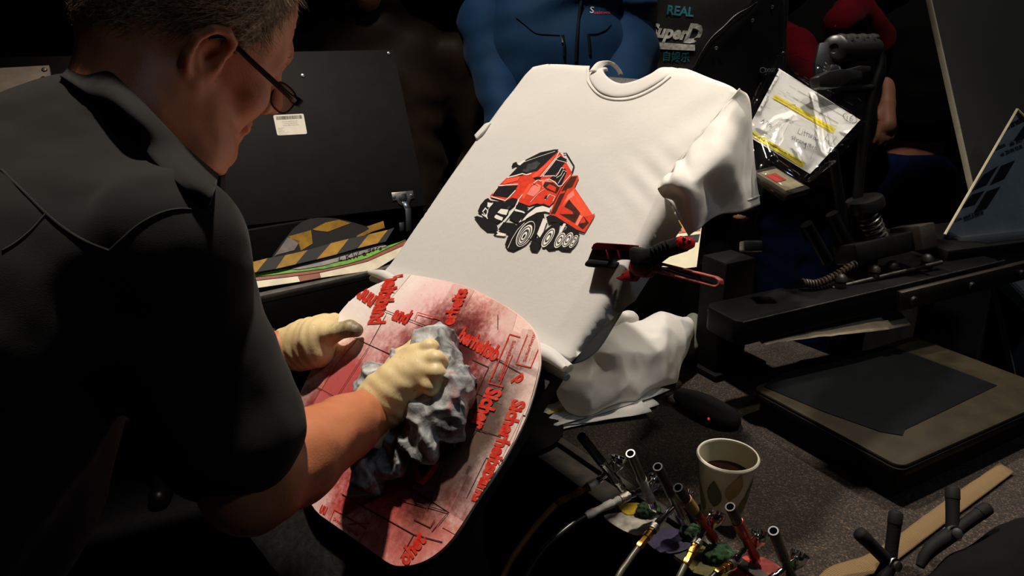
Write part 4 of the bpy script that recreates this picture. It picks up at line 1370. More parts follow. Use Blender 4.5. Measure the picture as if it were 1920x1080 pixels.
while u < .92:
    w_ = rng.choice((.006, .01, .016)); parts.append(qd(*[lmap(a, b, .0003) for a, b in ((u, .07), (u + w_, .07), (u + w_, .24), (u, .24))])); u += w_ + rng.choice((.005, .009))
def lab_words(s, u0, v0, u1, hgt):
    o_ = lmap(u0, v0, .0003); x_ = lmap(u1, v0, .0003) - o_; y_ = lmap(u0, v0 - .1, .0003) - o_
    parts.append(lettering(s, frame(o_, x_, y_), hgt, x_.length))
lab_words('47 42 381 02063 251 +791', .24, .36, .76, .0013); lab_words('+ 9 Custom Textilveredel.', .25, .45, .75, .0013); lab_words('Order: 4821 Rocky 2016', .25, .55, .78, .0015)
for i, s in enumerate(('Artikel', 'Farbe', 'Groesse', 'Druckposition', 'Bemerkung')): lab_words(s, .07, .66 + .075 * i, .07 + .028 * len(s), .0012)
V, F = join_vf(parts)
mesh('label_print', V, F, M_ink, lab, False)
# striped stencils and taped sheet lying in the case
tilt = math.radians(38)
cn_ = (Vector((0, 0, 1)) * math.cos(tilt) - cb_ * math.sin(tilt)).normalized()
P0_ = rimA + Vector((0, 0, -.004))
MS = frame(P0_, cd_, cn_.cross(cd_), cn_)
def sheet_piece(name, P, m, h0, th, parent):
    Q = [MS.inverted() @ onplane(460 + x / 4.8, 340 + y / 4.8, P0_ + cn_ * h0, cn_) for x, y in P]
    return prism(name, [(q.x, q.y) for q in Q], MS @ Matrix.Translation((0, 0, h0)), th, m, parent, 0)
M_yel = mat('yellow hazard tape', S(150, 112, 12), .75, var=.22, scale=40)
M_hbl = mat('black hazard tape', S(14, 12, 10), .75, var=.2, scale=40)
M_grn = mat('green tape', S(92, 150, 30), .6, var=.25, scale=60)
M_brn = mat('brown packing tape', S(128, 64, 34), .6, var=.15, scale=50)
M_wtp = mat('white film', S(210, 200, 172), .6, var=.12, scale=30)
M_gry = mat('grey card', S(128, 122, 116), .6, var=.2, scale=40)
ts = empty('taped_sheet', tuple(P0_), 'sheet edged with white, brown and green tape lying in the open case', 'sheet')
sheet_piece('white_strip', [(60, 905), (470, 850), (490, 905), (65, 968)], M_wtp, .001, .001, ts)
sheet_piece('brown_patch', [(470, 850), (665, 815), (680, 870), (490, 905)], M_brn, .0012, .001, ts)
sheet_piece('white_strip', [(668, 825), (900, 770), (1080, 720), (1440, 560), (1460, 620), (1200, 780), (1160, 800), (680, 870)], M_wtp, .001, .001, ts)
sheet_piece('brown_strip', [(40, 872), (470, 820), (700, 790), (900, 745), (1100, 680), (1440, 525), (1450, 565), (1100, 720), (900, 770), (668, 822), (470, 850), (40, 900)], M_brn, .0022, .001, ts)
sheet_piece('green_strip', [(30, 834), (330, 795), (700, 760), (920, 710), (1100, 650), (1260, 590), (1320, 570), (1440, 530), (1100, 690), (920, 745), (700, 790), (300, 838), (30, 868)], M_grn, .0034, .001, ts)
gs = sheet_piece('marker_strip', [(400, 788), (640, 720), (860, 660), (1240, 565), (1275, 585), (900, 705), (700, 760), (480, 795)], M_gry, .0046, .001, ts)
def mk_pt(x, y): return onplane(460 + x / 4.8, 340 + y / 4.8, P0_ + cn_ * .006, cn_)
parts = []
for st in ([(850, 672), (842, 712), (870, 708)], [(905, 655), (912, 705)], [(945, 645), (912, 680), (952, 696)], [(965, 640), (978, 690), (990, 660), (1005, 682), (1018, 632)],
           [(1075, 640), (1055, 650), (1065, 665), (1082, 655), (1088, 662)], [(1130, 585), (1125, 625), (1110, 640), (1105, 620), (1128, 612)], [(1150, 605), (1142, 620), (1155, 622), (1162, 606), (1150, 605)],
           [(1180, 612), (1182, 598), (1195, 595)], [(1210, 600), (1205, 612), (1222, 608), (1225, 594), (1212, 598)]):
    parts.append(tube_vf([mk_pt(*p) for p in st], .0009, 5))
V, F = join_vf(parts)
mesh('marker_writing', V, F, M_ink, gs)
hz = empty('striped_band', tuple(mk_pt(600, 700)), 'long yellow and black striped stencil band lying above the green tape', 'stencil')
HZT = [(20, 740), (200, 695), (360, 668), (560, 622), (770, 560), (930, 520), (1110, 480), (1280, 440), (1340, 420)]
HZB = [(40, 826), (100, 820), (275, 790), (450, 750), (640, 705), (820, 660), (1010, 605), (1190, 560), (1262, 546)]
for i in range(len(HZT) - 1):
    sheet_piece('yellow_stripe' if i % 2 == 0 else 'black_stripe', [HZT[i], HZT[i + 1], HZB[i + 1], HZB[i]], M_yel if i % 2 == 0 else M_hbl, .010, .0012, hz)
tilt2 = math.radians(62)
cn2 = (Vector((0, 0, 1)) * math.cos(tilt2) - cb_ * math.sin(tilt2)).normalized()
P2_ = mk_pt(600, 690) + cb_ * .012
MS2 = frame(P2_, cd_, cn2.cross(cd_), cn2)
def arch_piece(name, P, m, h0, th, parent):
    Q = [MS2.inverted() @ onplane(460 + x / 4.8, 340 + y / 4.8, P2_ + cn2 * h0, cn2) for x, y in P]
    return prism(name, [(q.x, q.y) for q in Q], MS2 @ Matrix.Translation((0, 0, h0)), th, m, parent, 0)
ar = empty('arched_stencil', tuple(P2_), 'arch-shaped stencil with yellow and black tape standing against the lid', 'stencil')
ab = arch_piece('arch_plate', smooth_closed([(240, 700), (300, 592), (380, 490), (440, 420), (520, 362), (600, 336), (740, 330), (870, 348), (1000, 382), (1110, 430), (1000, 520), (760, 600), (560, 680), (380, 720)], 4), M_hbl, 0, .002, ar)
arch_piece('yellow_patch', [(385, 497), (590, 440), (605, 560), (500, 625), (480, 560)], M_yel, .002, .0006, ar)
arch_piece('yellow_patch', [(605, 432), (720, 372), (840, 346), (950, 376), (740, 455), (620, 440)], M_yel, .002, .0006, ar)
arch_piece('grey_patch', [(255, 682), (380, 505), (490, 537), (440, 620), (280, 662)], M_gry, .002, .0006, ar)
arch_piece('yellow_patch', [(1000, 492), (1110, 432), (1150, 450), (1010, 515)], M_yel, .002, .0006, ar)
sp3 = arch_piece('striped_offcut', [(1080, 412), (1240, 358), (1252, 420), (1040, 485)], M_yel, -.012, .0015, None)
tag(sp3, 'small yellow tape offcut behind the arched stencil', 'offcut')
# second case lid at the far left edge
p_ = at(92, 122, 1.35)
lf = empty('display_board', tuple(at(40, 250, 1.3)), 'brownish grey board behind the back of the bending person', 'panel')
MF = frame(p_, at(0, 127, 1.32) - p_, p_ - at(124, 250, 1.30))
M_brd = mat('brown grey board', S(84, 72, 58), .75, var=.15, scale=40)
prism('panel_board', [(0, 0), (.55, 0), (.55, -.50), (0, -.50)], MF, .012, M_brd, lf, .001)
nf_ = (MF.to_3x3() @ Vector((0, 0, 1))); nf_ = nf_ if nf_.dot(CAM - p_) > 0 else -nf_
lathe('screw', [(0, 0), (.005, 0), (.004, .002), (0, .0025)], axis(onplane(83, 131, p_ + nf_ * .0125, nf_), nf_), M_blkp, lf, 12)
pb_ = MF @ Vector((.27, -.50, .006))
box('panel_foot', Matrix.Translation((pb_.x, pb_.y, 0)), (0, 0, pb_.z / 2), (.05, .03, pb_.z - .002), M_blk, lf, .003)

# ------------------------------------------------------------------ onlookers behind the table
def fabric(name, col, rough=.85, bump=.25):
    return mat(name, col, rough, var=.15, scale=9, bump=bump, bscale=900, bdist=.0006, spec=.08, sheen=.02)
M_skin2 = mat('onlooker skin', S(190, 130, 100), .55, var=.1, scale=30)  # even skin colour shared by all onlookers
M_hair2 = mat('dark hair', S(36, 27, 20), .6, var=.3, scale=200, bump=.5, bscale=300)
M_jeans = fabric('dark blue jeans', S(22, 40, 84))
M_btr = fabric('black trousers', S(16, 16, 18))
def onlooker(px, d, label, jacket, trousers, yaw=0, hgt=1.74, arms=None, wid=1.0, sleeve=None, fold=.008, res=.011, hands=True, sl_end=(1, 1), bres=.010, short=False):
    c = at(px, 100, d); X, Y = c.x, c.y
    ca, sa = math.cos(yaw), math.sin(yaw)
    rt = np.array((ca, sa, 0)); fw = np.array((sa, -ca, 0))            # image right, towards the camera
    k = hgt / 1.74
    def q(x, y, z): return np.array((X, Y, 0)) + rt * x * wid + fw * y + np.array((0, 0, z * k))
    R = np.stack([rt, fw, np.array((0, 0, 1.0))], 1)
    root = empty('person', (X, Y, 0), label, 'person', 'onlookers behind the table')
    hp = q(0, 0, .93)
    bdp = [('e', q(0, .02, 1.64), (.075, .095, .115), R, .01), ('c', q(0, .03, 1.56), q(0, .085, 1.55), .05, .03, .03), ('c', q(0, .10, 1.635), q(0, .122, 1.615), .010, .012, .012),
           ('e', q(-.078, 0, 1.63), (.012, .022, .032), R, .006), ('e', q(.078, 0, 1.63), (.012, .022, .032), R, .006), ('c', q(-.02, .108, 1.565), q(.02, .108, 1.565), .008, .008, .008),
           ('x', q(-.033, .112, 1.655), (.016, .016, .012), R, .01), ('x', q(.033, .112, 1.655), (.016, .016, .012), R, .01),
           ('c', q(0, 0, 1.58), q(0, -.02, 1.42), .058, .062, .03), ('e', q(0, 0, 1.22), (.15, .10, .24), R, .05), ('e', hp, (.15, .11, .13), R, .05)]
    jk = [('e', q(0, .005, 1.30), (.19, .125, .2), R, .03), ('e', q(0, .01, 1.10), (.18, .135, .22), R, .06), ('e', q(0, 0, .95), (.185, .14, .14), R, .06),
          ('c', q(-.1, -.01, 1.43), q(.1, -.01, 1.43), .065, .065, .05), ('c', q(0, -.005, 1.46), q(0, -.005, 1.53), .085, .08, .04), ('x', q(0, .0, 1.60), (.065, .075, .11), R, .02)]
    if short: jk = [jk[0], ('e', q(0, .005, 1.20), (.185, .135, .16), R, .05)] + jk[3:]
    arm = []
    for s_, A in zip((-1, 1), arms or (None, None)):
        sh = q(.19 * s_, -.01, 1.40)
        if A is None: el, wr = q(.25 * s_, -.03, 1.12), q(.16 * s_, .10, .93)
        else: el, wr = [np.array(tuple(at(*a))) for a in A]
        arm.append((sh, el, wr))
    sle = []
    for (sh, el, wr), e_ in zip(arm, sl_end):
        we = el + (wr - el) * .93
        bdp += [('c', sh, el, .045, .038, .03), ('c', el, wr, .038, .027, .02)]
        sle += [('c', sh, el, .066, .056, .03)]
        sle += [('c', el, we if e_ > .9 else el + (wr - el) * e_, .056, .044 if e_ > .9 else .050, .02)]
        hd = (wr - el) / np.linalg.norm(wr - el)
        sd2 = np.cross(hd, fw); sd2 /= np.linalg.norm(sd2) + 1e-9
        if hands:
            bdp += [('c', wr, wr + hd * .075, .026, .030, .012)]
            for f_ in range(4):
                b0 = wr + hd * .08 + sd2 * (.026 - .0175 * f_)
                b1 = b0 + hd * (.038, .044, .041, .032)[f_] - fw * .012
                bdp += [('c', b0, b1, .0098, .009, .006), ('c', b1, b1 + hd * .025 - fw * .018, .009, .0078, .004)]
            bdp += [('c', wr + hd * .02 + sd2 * .022, wr + hd * .065 + sd2 * .045 - fw * .01, .0125, .0095, .008)]
    dis = lambda P: fold * np.sin(P[:, 2] * 70 + 5 * vnoise(P, 6, 3)) * (.4 + .6 * vnoise(P, 5, 8)) + .004 * vnoise(P, 16, 2)
    sdf('body', bdp, bres, M_skin2, root, None, .03, .03)
    both = jk + (sle if sleeve is None else [])
    fnj = prims_fn(both, dis)
    sdf('jacket', both, res, jacket, root, dis, .03, .03)
    if sleeve is not None:
        for k_ in range(0, len(sle), 2):
            sdf('sleeve', sle[k_:k_ + 2], .009, sleeve, root, dis, .03, .03)
    sdf('hair', [('e', q(0, -.005, 1.665), (.083, .10, .105), R, .01), ('x', q(0, .10, 1.59), (.09, .07, .10), R, .01)], .010, M_hair2, root, lambda P: .003 * vnoise(P, 60, 2), .02, .02)
    tp = [('e', hp, (.165, .125, .13), R, .04)]
    for s_ in (-1, 1): tp += [('c', q(.085 * s_, 0, .86), q(.10 * s_, .02, .48), .088, .066, .03), ('c', q(.10 * s_, .02, .48), q(.11 * s_, 0, .09), .066, .058, .02)]
    fnt = prims_fn(tp, dis)
    sdf('trousers', tp, .013, trousers, root, dis, .03, .03)
    for s_ in (-1, 1): sdf('shoe', [('c', q(.11 * s_, -.05, .045), q(.12 * s_, .15, .036), .044, .034, .01), ('c', q(.11 * s_, 0, .05), q(.11 * s_, 0, .09), .05, .05, .02)], .014, M_shoe, root)
    return root, fnj, fnt
M_blue = fabric('petrol blue softshell', S(8, 36, 62), .75)
M_zip = mat('dark zip', S(8, 10, 14), .8, spec=.08, var=.2)
pA, fA, _ = onlooker(1042, 1.80, 'person in a petrol blue zip jacket standing behind the white t-shirt', M_blue, M_jeans, 0, 1.86,
                     (((918, 105, 1.78), (952, 262, 1.68)), ((1180, 95, 1.78), (1140, 240, 1.66))), .90, M_blue, .020, .009)
def on_cloth(name, parent, fn, P, r, m, back=.001, sm_=5, n=6):
    Q = hit_many(fn, P, 1.2, 2.8, back)
    return tube(name, [tuple(x) for x in Q], r, m, parent, n, sm_)
on_cloth('front_zip', pA, fA, [(1090, 2), (1086, 30), (1083, 60), (1081, 90), (1080, 116)], .004, M_zip)
on_cloth('pocket_zip', pA, fA, [(1055, 66), (1058, 85), (1058, 106)], .0035, M_zip)
on_cloth('pocket_zip', pA, fA, [(1103, 64), (1105, 82), (1106, 102)], .0035, M_zip)
on_cloth('zip_pull', pA, fA, [(1055, 66), (1055, 80)], .0028, M_steel)
on_cloth('chest_seam', pA, fA, [(968, 33), (985, 47), (1005, 62), (1030, 65), (1050, 66)], .0012, M_zip)
on_cloth('chest_seam', pA, fA, [(1104, 64), (1120, 63), (1136, 56), (1146, 46)], .0012, M_zip)
def decal(name, parent, fn, s, x, y, wpx, hpx, m, ang=0, shear=0, bold=0.0, back=.0025):
    V, F = text2d(s, bold); lo, hi = V.min(0), V.max(0)
    P = []
    for vx, vy in V:
        u = (vx - lo[0]) / (hi[0] - lo[0]) * wpx; v = (vy - lo[1]) / (hi[1] - lo[1]) * hpx
        u += shear * v
        P.append((x + u * math.cos(ang) + v * math.sin(ang), y + u * math.sin(ang) - v * math.cos(ang)))
    Q = hit_many(fn, P, 1.2, 2.8, back)
    return mesh(name, [Vector(q) for q in Q], F, m, parent, smooth=False)
decal('jacket_badge', pA, fA, 'S', 1106, 24, 7, 12, mat('white print', S(170, 170, 175), .6, var=.05), .1)
decal('jacket_badge', pA, fA, 'salewa', 1114, 26, 30, 6, mat('red print', S(150, 30, 36), .6, var=.1), .0)

# open black jacket over a grey printed shirt
M_tee = fabric('charcoal shirt', S(54, 52, 50))
M_bjk = fabric('black jacket', S(15, 15, 16), .8)
pB, fB, _ = onlooker(1306, 2.05, 'person in an open black jacket over a printed charcoal shirt', M_bjk, M_btr, 0, 1.96, (((1200, 240, 2.1), (1245, 400, 2.0)), ((1425, 240, 2.08), (1390, 400, 1.98))), .9, None, .004, .009, False)
def jk_panel(name, P, lift):
    """a jacket front hanging over the shirt, edge loop given in pixels"""
    rows = []
    for r in P:
        H = hit_many(fB, r, 1.2, 2.8, 0)
        rows.append([tuple(h + (np.array(tuple(CAM)) - h) / np.linalg.norm(np.array(tuple(CAM)) - h) * l_) for h, l_ in zip(H, lift)])
    return cloth(name, rows, 6, 6, M_bjk, pB, lambda u, v, P_: .006 * vnoise(P_, 12, 3) + .004 * np.sin(u * 14 + v * 6), .006)
teeL = [(-45, 1226, 1440), (0, 1228, 1416), (30, 1229, 1385), (60, 1228, 1348), (90, 1227, 1322), (120, 1227, 1306), (150, 1227, 1300)]
rows = [[tuple(q) for q in hit_many(fB, [(a + (b - a) * k / 4, y) for k in range(5)], 1.2, 2.8, .005)] for y, a, b in teeL]
cloth('printed_shirt', rows, 5, 5, M_tee, pB, None, .002)
jk_panel('jacket_front', [[(1432, -40), (1440, -42), (1455, -42), (1470, -40)], [(1402, 15), (1425, 12), (1450, 10), (1472, 10)], [(1355, 55), (1395, 58), (1440, 60), (1470, 60)],
                          [(1318, 95), (1370, 110), (1430, 115), (1468, 115)], [(1298, 130), (1360, 165), (1425, 180), (1466, 180)], [(1290, 190), (1350, 240), (1420, 270), (1462, 270)]], (.02, .03, .025, .01))
jk_panel('jacket_front', [[(1150, -40), (1175, -40), (1200, -40), (1225, -40)], [(1150, 40), (1178, 40), (1205, 40), (1229, 40)], [(1150, 120), (1178, 120), (1205, 120), (1227, 120)], [(1150, 220), (1178, 220), (1205, 220), (1228, 220)]], (.008, .02, .026, .018))
M_pw = mat('cream print', S(236, 230, 212), .7, var=.25, scale=120)
M_pt = mat('teal print', S(52, 142, 158), .7, var=.2, scale=120)
decal('shirt_print', pB, fB, 'REAL', 1250, 27, 50, 18, M_pt, .09, .05, .03, .009)
decal('shirt_print', pB, fB, 'Super', 1212, 76, 72, 34, M_pw, .10, .28, .045, .009)
decal('shirt_print', pB, fB, 'D', 1281, 80, 28, 38, M_pw, .10, .28, .05, .009)
decal('shirt_print', pB, fB, '自娱乐', 1243, 114, 50, 19, M_pt, .06, .0, .02, .009)
Qb = hit_many(fB, [(1232 + 7.1 * i, 79 + .5 * i) for i in range(11)] + [(1232 + 7.1 * i, 92 + .3 * i) for i in range(11)], 1.2, 2.8, .009)
mesh('shirt_print', [Vector(q) for q in Qb], [(i, i + 1, i + 12, i + 11) for i in range(10)], M_pw, pB, False)
for x, y in ((1448, 14), (1411, 39), (1343, 91)):
    h_ = Vector(hit_many(fB, [(x, y)], 1.2, 2.8, .034)[0])
    V, F = lathe_vf([(.0, 0), (.0045, 0), (.0055, .0015), (.0045, .0025), (.002, .0022), (0, .001)], 14)
    mesh('snap_button', [axis(h_, CAM - h_) @ v for v in V], F, M_dsteel, pB)
zp = hit_many(fB, [(1430, -3), (1405, 14), (1380, 28), (1357, 50), (1335, 70), (1316, 97), (1300, 128)], 1.2, 2.8, .028)
tube('jacket_zip', [tuple(q) for q in zp], .0016, M_dsteel, pB, 6, 5)
tagp = Vector(hit_many(fB, [(1440, 132)], 1.2, 2.8, .04)[0])
mt_ = frame(tagp, RT, UP)
box('brand_tab', mt_, (0, 0, 0), (.045, .022, .003), M_zip, pB, .001)
V, F = lettering('DOGT', mt_ @ Matrix.Translation((-.008, -.005, .002)), .010, .026, .02)
mesh('tab_lettering', V, F, mat('grey print', S(110, 110, 108), .6, var=.1), pB, False)
V, F = lathe_vf([(.0062, 0), (.0078, 0), (.0078, .0008), (.0062, .0008)], 16)
mesh('tab_emblem', [mt_ @ Matrix.Translation((-.0145, 0, .0016)) @ v for v in V], F, MATS['grey print'], pB)

M_red = fabric('crimson jumper', S(112, 12, 28))
pC, fC, _ = onlooker(1550, 2.4, 'person with crimson sleeves and a dark vest, behind the press handle', M_bjk, M_jeans, 0, 1.78,
                     (((1490, 90, 2.25), (1530, 150, 2.15)), ((1602, 15, 2.3), (1570, 45, 2.12))), .8, M_red, .006, .011, False)
M_blt = fabric('black long top', S(13, 13, 14))
pD, fD, _ = onlooker(1745, 2.5, 'person in a black top and blue jeans with one bare forearm hanging down', M_blt, M_jeans, .15, 1.80,
                     (((1660, 66, 2.5), (1662, 196, 2.45)), ((1850, 60, 2.5), (1850, 190, 2.45))), 1.0, None, .006, .010, True, (.5, .5), .006, True)

M_puf = fabric('black puffer jacket', S(44, 35, 27), .5)
pE, fE, _ = onlooker(705, 1.98, 'person in a black quilted puffer jacket above the case lid', M_puf, M_btr, 0, 1.74, None, 1.12, None, .018, .011, False)
M_nav = fabric('dark navy coat', S(14, 16, 24))
pF, fF, _ = onlooker(75, 2.05, 'person in a dark navy coat in the shade at the far left', M_nav, M_btr, .2, 1.78, None, 1.1, None, .008, .013, False)
# ------------------------------------------------------------------ heat press on the right
PZ = TZ + .062
nc, lc_ = onz(1690, 880, PZ), onz(1385, 735, PZ)
e1 = (nc - lc_).normalized(); e2 = Vector((-e1.y, e1.x, 0)); e2 = (e2 + Vector((.10, -.06, 0))).normalized(); e1 = Vector((e2.y, -e2.x, 0))
MP = frame(nc, e2, -e1)                            # x to the right, y back to the left, z up
PL = (nc - lc_).length
press = empty('heat_press', (nc.x, nc.y, TZ + .003), 'black clamshell heat press with its upper plate swung open', 'heat press')
t = NT('brown silicone pad')
co = t.coord(); n1 = t.noise(co, 18, 4)
t.link(t.ramp(n1, [(.3, S(30, 26, 17)), (.7, S(46, 40, 28))]), t.b.inputs['Base Color']); t.set(Roughness=.6); t.b.inputs['Specular IOR Level'].default_value = .12; t.bump(t.noise(co, 300, 3), .15, .0006)
M_pad = t.m
def pbx(name, lo, hi, m, bev=.003): return box(name, MP, [(a + b) / 2 for a, b in zip(lo, hi)], [b - a for a, b in zip(lo, hi)], m, press, bev)
prism('lower_platen', rrect(0, .42, 0, PL, .016), MP @ Matrix.Translation((0, 0, -.016)), .012, M_blk2, press, .002)
prism('platen_pad', rrect(.002, .418, .002, PL - .002, .015), MP @ Matrix.Translation((0, 0, -.004)), .006, M_pad, press, .0025)
pbx('base_frame', (.012, .012, TZ - PZ + .006), (.41, PL - .012, -.016), M_blk)
for x, y in ((.05, .05), (.37, .05), (.05, PL - .05), (.37, PL - .05)):
    lathe('foot', [(0, 0), (.014, 0), (.012, .006), (0, .006)], MP @ Matrix.Translation((x, y, TZ - PZ + .0025)), M_rub, press, 16)
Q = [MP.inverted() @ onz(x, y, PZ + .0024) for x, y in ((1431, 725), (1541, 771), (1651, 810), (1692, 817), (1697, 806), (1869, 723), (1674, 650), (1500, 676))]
tag(prism('dark_patch', [(q.x, q.y) for q in Q], MP @ Matrix.Translation((0, 0, .0024)), .0008, mat('near-black patch', S(6, 9, 11), .5, var=.15, scale=20, spec=.1), None, 0), 'thin dark patch lying on the pad of the open heat press', 'sheet')  # thin dark shape laid over the middle of the pad
# upper plate, seen along its front edge
ua, ubp = at(1388, 606, 1.14), at(1920, 480, 1.40)
ux = (ubp - ua).normalized(); uz = Vector((0, 0, 1)); uz = (uz - ux * uz.dot(ux)).normalized(); uy = uz.cross(ux)
MU = frame(ua, ux, uy)
M_warm = mat('worn bronze paint', S(30, 24, 19), .5, var=.3, scale=40, bump=.3, bscale=200)
prism('upper_platen', rrect(0, .62, 0, .09, .02), MU @ Matrix.Translation((0, 0, -.042)), .042, M_blk2, press, .004)
box('side_bar', MU, (.52, -.006, -.026), (.36, .012, .036), M_warm, press, .002)
for x in (.37, .52, .66):
    lathe('bolt', [(0, 0), (.008, 0), (.008, .002), (.006, .004), (0, .0045)], MU @ Matrix.Translation((x, -.012, -.028)) @ Matrix.Rotation(math.pi / 2, 4, 'X'), M_dsteel, press, 12)
tube('edge_wire', [MU @ Vector((.005, -.001, .001)), MU @ Vector((.3, -.0015, .001)), MU @ Vector((.62, -.001, .001))], .0013, M_dsteel, press, 6)
# heat-proof liner sheet drooping under the plate
M_lin = mat('scorched baking liner', S(150, 138, 116), .5, var=.25, scale=20)
rows = [[MU @ Vector((x, y, z)) for x in (.06, .16, .27, .38)] for y, z in ((.0, -.043), (.05, -.044), (.15, -.044))]
rows[0] = [MU @ Vector(p) for p in ((.05, -.004, -.046), (.16, -.008, -.054), (.28, -.010, -.070), (.385, -.006, -.080))]
cloth('liner_sheet', [[tuple(p) for p in r] for r in rows], 8, 5, M_lin, press, lambda u, v, P: .002 * vnoise(P, 40, 2), .0006)
# mechanism above the plate
def bar2(name, a, b, r, m, n=10): return tube(name, [at(*a), at(*b)], r, m, press, n)
mb = frame(at(1640, 465, 1.32), at(1700, 450, 1.34) - at(1570, 480, 1.30), UP)
box('toggle_block', mb, (0, 0, 0), (.13, .035, .06), M_blk2, press, .004)
box('toggle_block_end', mb, (.075, .004, .012), (.035, .045, .07), M_warm, press, .003)
lathe('pressure_knob', [(0, 0), (.03, 0), (.032, .006), (.032, .018), (.028, .022), (.012, .022), (.012, .05), (0, .05)], axis(at(1620, 372, 1.30), at(1632, 440, 1.32) - at(1620, 372, 1.30)), M_blkp, press, 28)
coil = []
a0, a1 = at(1624, 395, 1.30), at(1646, 448, 1.32)
cz = (a1 - a0).normalized(); cu_ = cz.orthogonal().normalized(); cv_ = cz.cross(cu_)
for k in range(97):
    a = 2 * math.pi * k / 16; coil.append(a0.lerp(a1, k / 96) + (cu_ * math.cos(a) + cv_ * math.sin(a)) * .017)
tube('pressure_spring', coil, .0024, M_dsteel, press, 6)
coil = []
pts_ = catmull([tuple(at(1505, 530, 1.26)), tuple(at(1530, 532, 1.26)), tuple(at(1560, 520, 1.27)), tuple(at(1590, 502, 1.28)), tuple(at(1620, 488, 1.29))], 40)
for k, p in enumerate(pts_): 
    a = k * .75; coil.append(Vector(p) + UP * .006 * math.sin(a) + FW * .006 * math.cos(a))
tube('coiled_cable', coil, .0022, mat('tan cable', S(70, 60, 46), .5, var=.2), press, 5)
bar2('rail', (1560, 541, 1.27), (1765, 492, 1.34), .004, M_dsteel)
for i, (x, y, d) in enumerate(((1576, 530, 1.27), (1638, 512, 1.30), (1672, 505, 1.32), (1738, 492, 1.35))):
    lathe('rail_knob', [(0, -.012), (.009, -.012), (.011, -.006), (.009, 0), (.011, .003), (.010, .010), (.005, .015), (0, .016)], axis(at(x, y, d), UP * .9 - FW * .2), M_warm, press, 16)
bar2('link_arm', (1512, 420, 1.25), (1552, 490, 1.28), .010, M_blk2)
bar2('link_arm', (1560, 400, 1.30), (1600, 480, 1.32), .012, M_blk2)
box('gas_strut_mount', frame(at(1408, 462, 1.2), RT, UP), (0, 0, 0), (.03, .018, .03), M_blkp, press, .003)
cq = onz(1345, 690, TZ + .004)
box('column', frame(cq, e2, -e1), (.0, .0, .11), (.07, .06, .22), M_blk, press, .004)
box('column_foot', frame(cq, e2, -e1), (.02, .0, .006), (.13, .08, .010), M_blk2, press, .002)
# press handle with its ribbed grip
ga, gb = at(1566, 92, 1.22), at(1640, 90, 1.30)
gx = (gb - ga).normalized()
tube('grip', [ga.lerp(gb, k / 8) for k in range(9)], [.017, .020, .0215, .0215, .0215, .0215, .0215, .020, .016], M_rub, press, 18, 2)
for k in range(7):
    p = ga.lerp(gb, (k + .6) / 7.4) + UP * (.017 if k % 2 == 0 else .013) - FW * (.013 if k % 2 == 0 else .017)
    lathe('grip_dimple', [(0, 0), (.009, 0), (.007, .002), (0, .0028)], axis(p, UP * .8 - FW * .6 if k % 2 == 0 else UP * .6 - FW * .8), M_rub, press, 14)
lathe('grip_cap', [(0, 0), (.020, 0), (.022, .004), (.018, .008), (.008, .009), (.006, .006), (0, .006)], axis(ga, -gx - FW * .4), M_blkp, press, 20)
prism('handle_plate', [(-.016, .012), (.012, .018), (.018, -.01), (.002, -.085), (-.022, -.085), (-.024, -.02)], frame(at(1548, 98, 1.225), RT + FW * .2, UP), .008, M_blkp, press, .002)
tube('handle_arm', [gb, at(1650, 120, 1.30), at(1634, 175, 1.30), at(1616, 290, 1.31), at(1606, 400, 1.32)], .0085, M_blk2, press, 10, 4)
tube('handle_arm', [at(1545, 150, 1.235), at(1552, 220, 1.25), at(1568, 330, 1.28), at(1585, 440, 1.31)], .0085, M_blk2, press, 10, 4)
tube('handle_cross', [at(1548, 170, 1.235), at(1590, 168, 1.27), at(1638, 165, 1.30)], .007, M_blk2, press, 10)

# ------------------------------------------------------------------ order slip in a clear bag
sd_ = 1.10
SP0 = at(1520, 215, 1.09)
sA, sB, sC = at(1469, 114, 1.16), at(1624, 211, 1.14), at(1397, 249, 1.01)
sx_ = (sB - sA).normalized(); sn = (sC - sA).cross(sB - sA).normalized()
if sn.dot(CAM - SP0) < 0: sn = -sn
sy_ = sn.cross(sx_)
MO = frame(sA, sx_, sy_)
def os_(X, Y, h=0.0): return onplane(1380 + X / 3.6, 60 + Y / 3.6, sA + sn * h, sn)
def o2(X, Y): q = MO.inverted() @ os_(X, Y); return (q.x, q.y)
slip = empty('order_slip', tuple(os_(480, 560)), 'white order form with yellow bands inside the clear bag', 'order form')
M_pap = mat('white paper', S(216, 212, 206), .7, var=.04)
V, F = fill2d([o2(*p) for p in ((322, 196), (880, 548), (500, 958), (60, 690))], .006)
ext = V.max(0) - V.min(0)
Z = .004 * np.sin(V[:, 0] * 26) * np.clip(1 - np.abs(V[:, 1]) * 4, 0, 1) * 0 - .014 * np.exp(-((V[:, 1] - V[:, 1].max()) / .02) ** 2)
o = mesh('form_paper', [MO @ Vector((a, b, z)) for (a, b), z in zip(V, Z)], F, M_pap, slip)
def sheet_poly(name, P, m, h): return mesh(name, [os_(x, y, h) for x, y in P], [tuple(range(len(P)))], m, slip, False)
M_hy = mat('yellow highlighter', S(222, 200, 30), .65, var=.06)
sheet_poly('yellow_band', [(262, 420), (675, 652), (652, 685), (246, 447)], M_hy, .0006)
sheet_poly('yellow_band', [(92, 652), (470, 884), (445, 915), (86, 690)], M_hy, .0006)
parts = []
def ln2(a, b, w_=2.2, h=.001):
    A, B = os_(*a, h), os_(*b, h); d = (B - A).normalized(); q = sn.cross(d) * w_ * .00011
    parts.append(([A + q, A - q, B - q, B + q], [(0, 1, 2, 3)]))
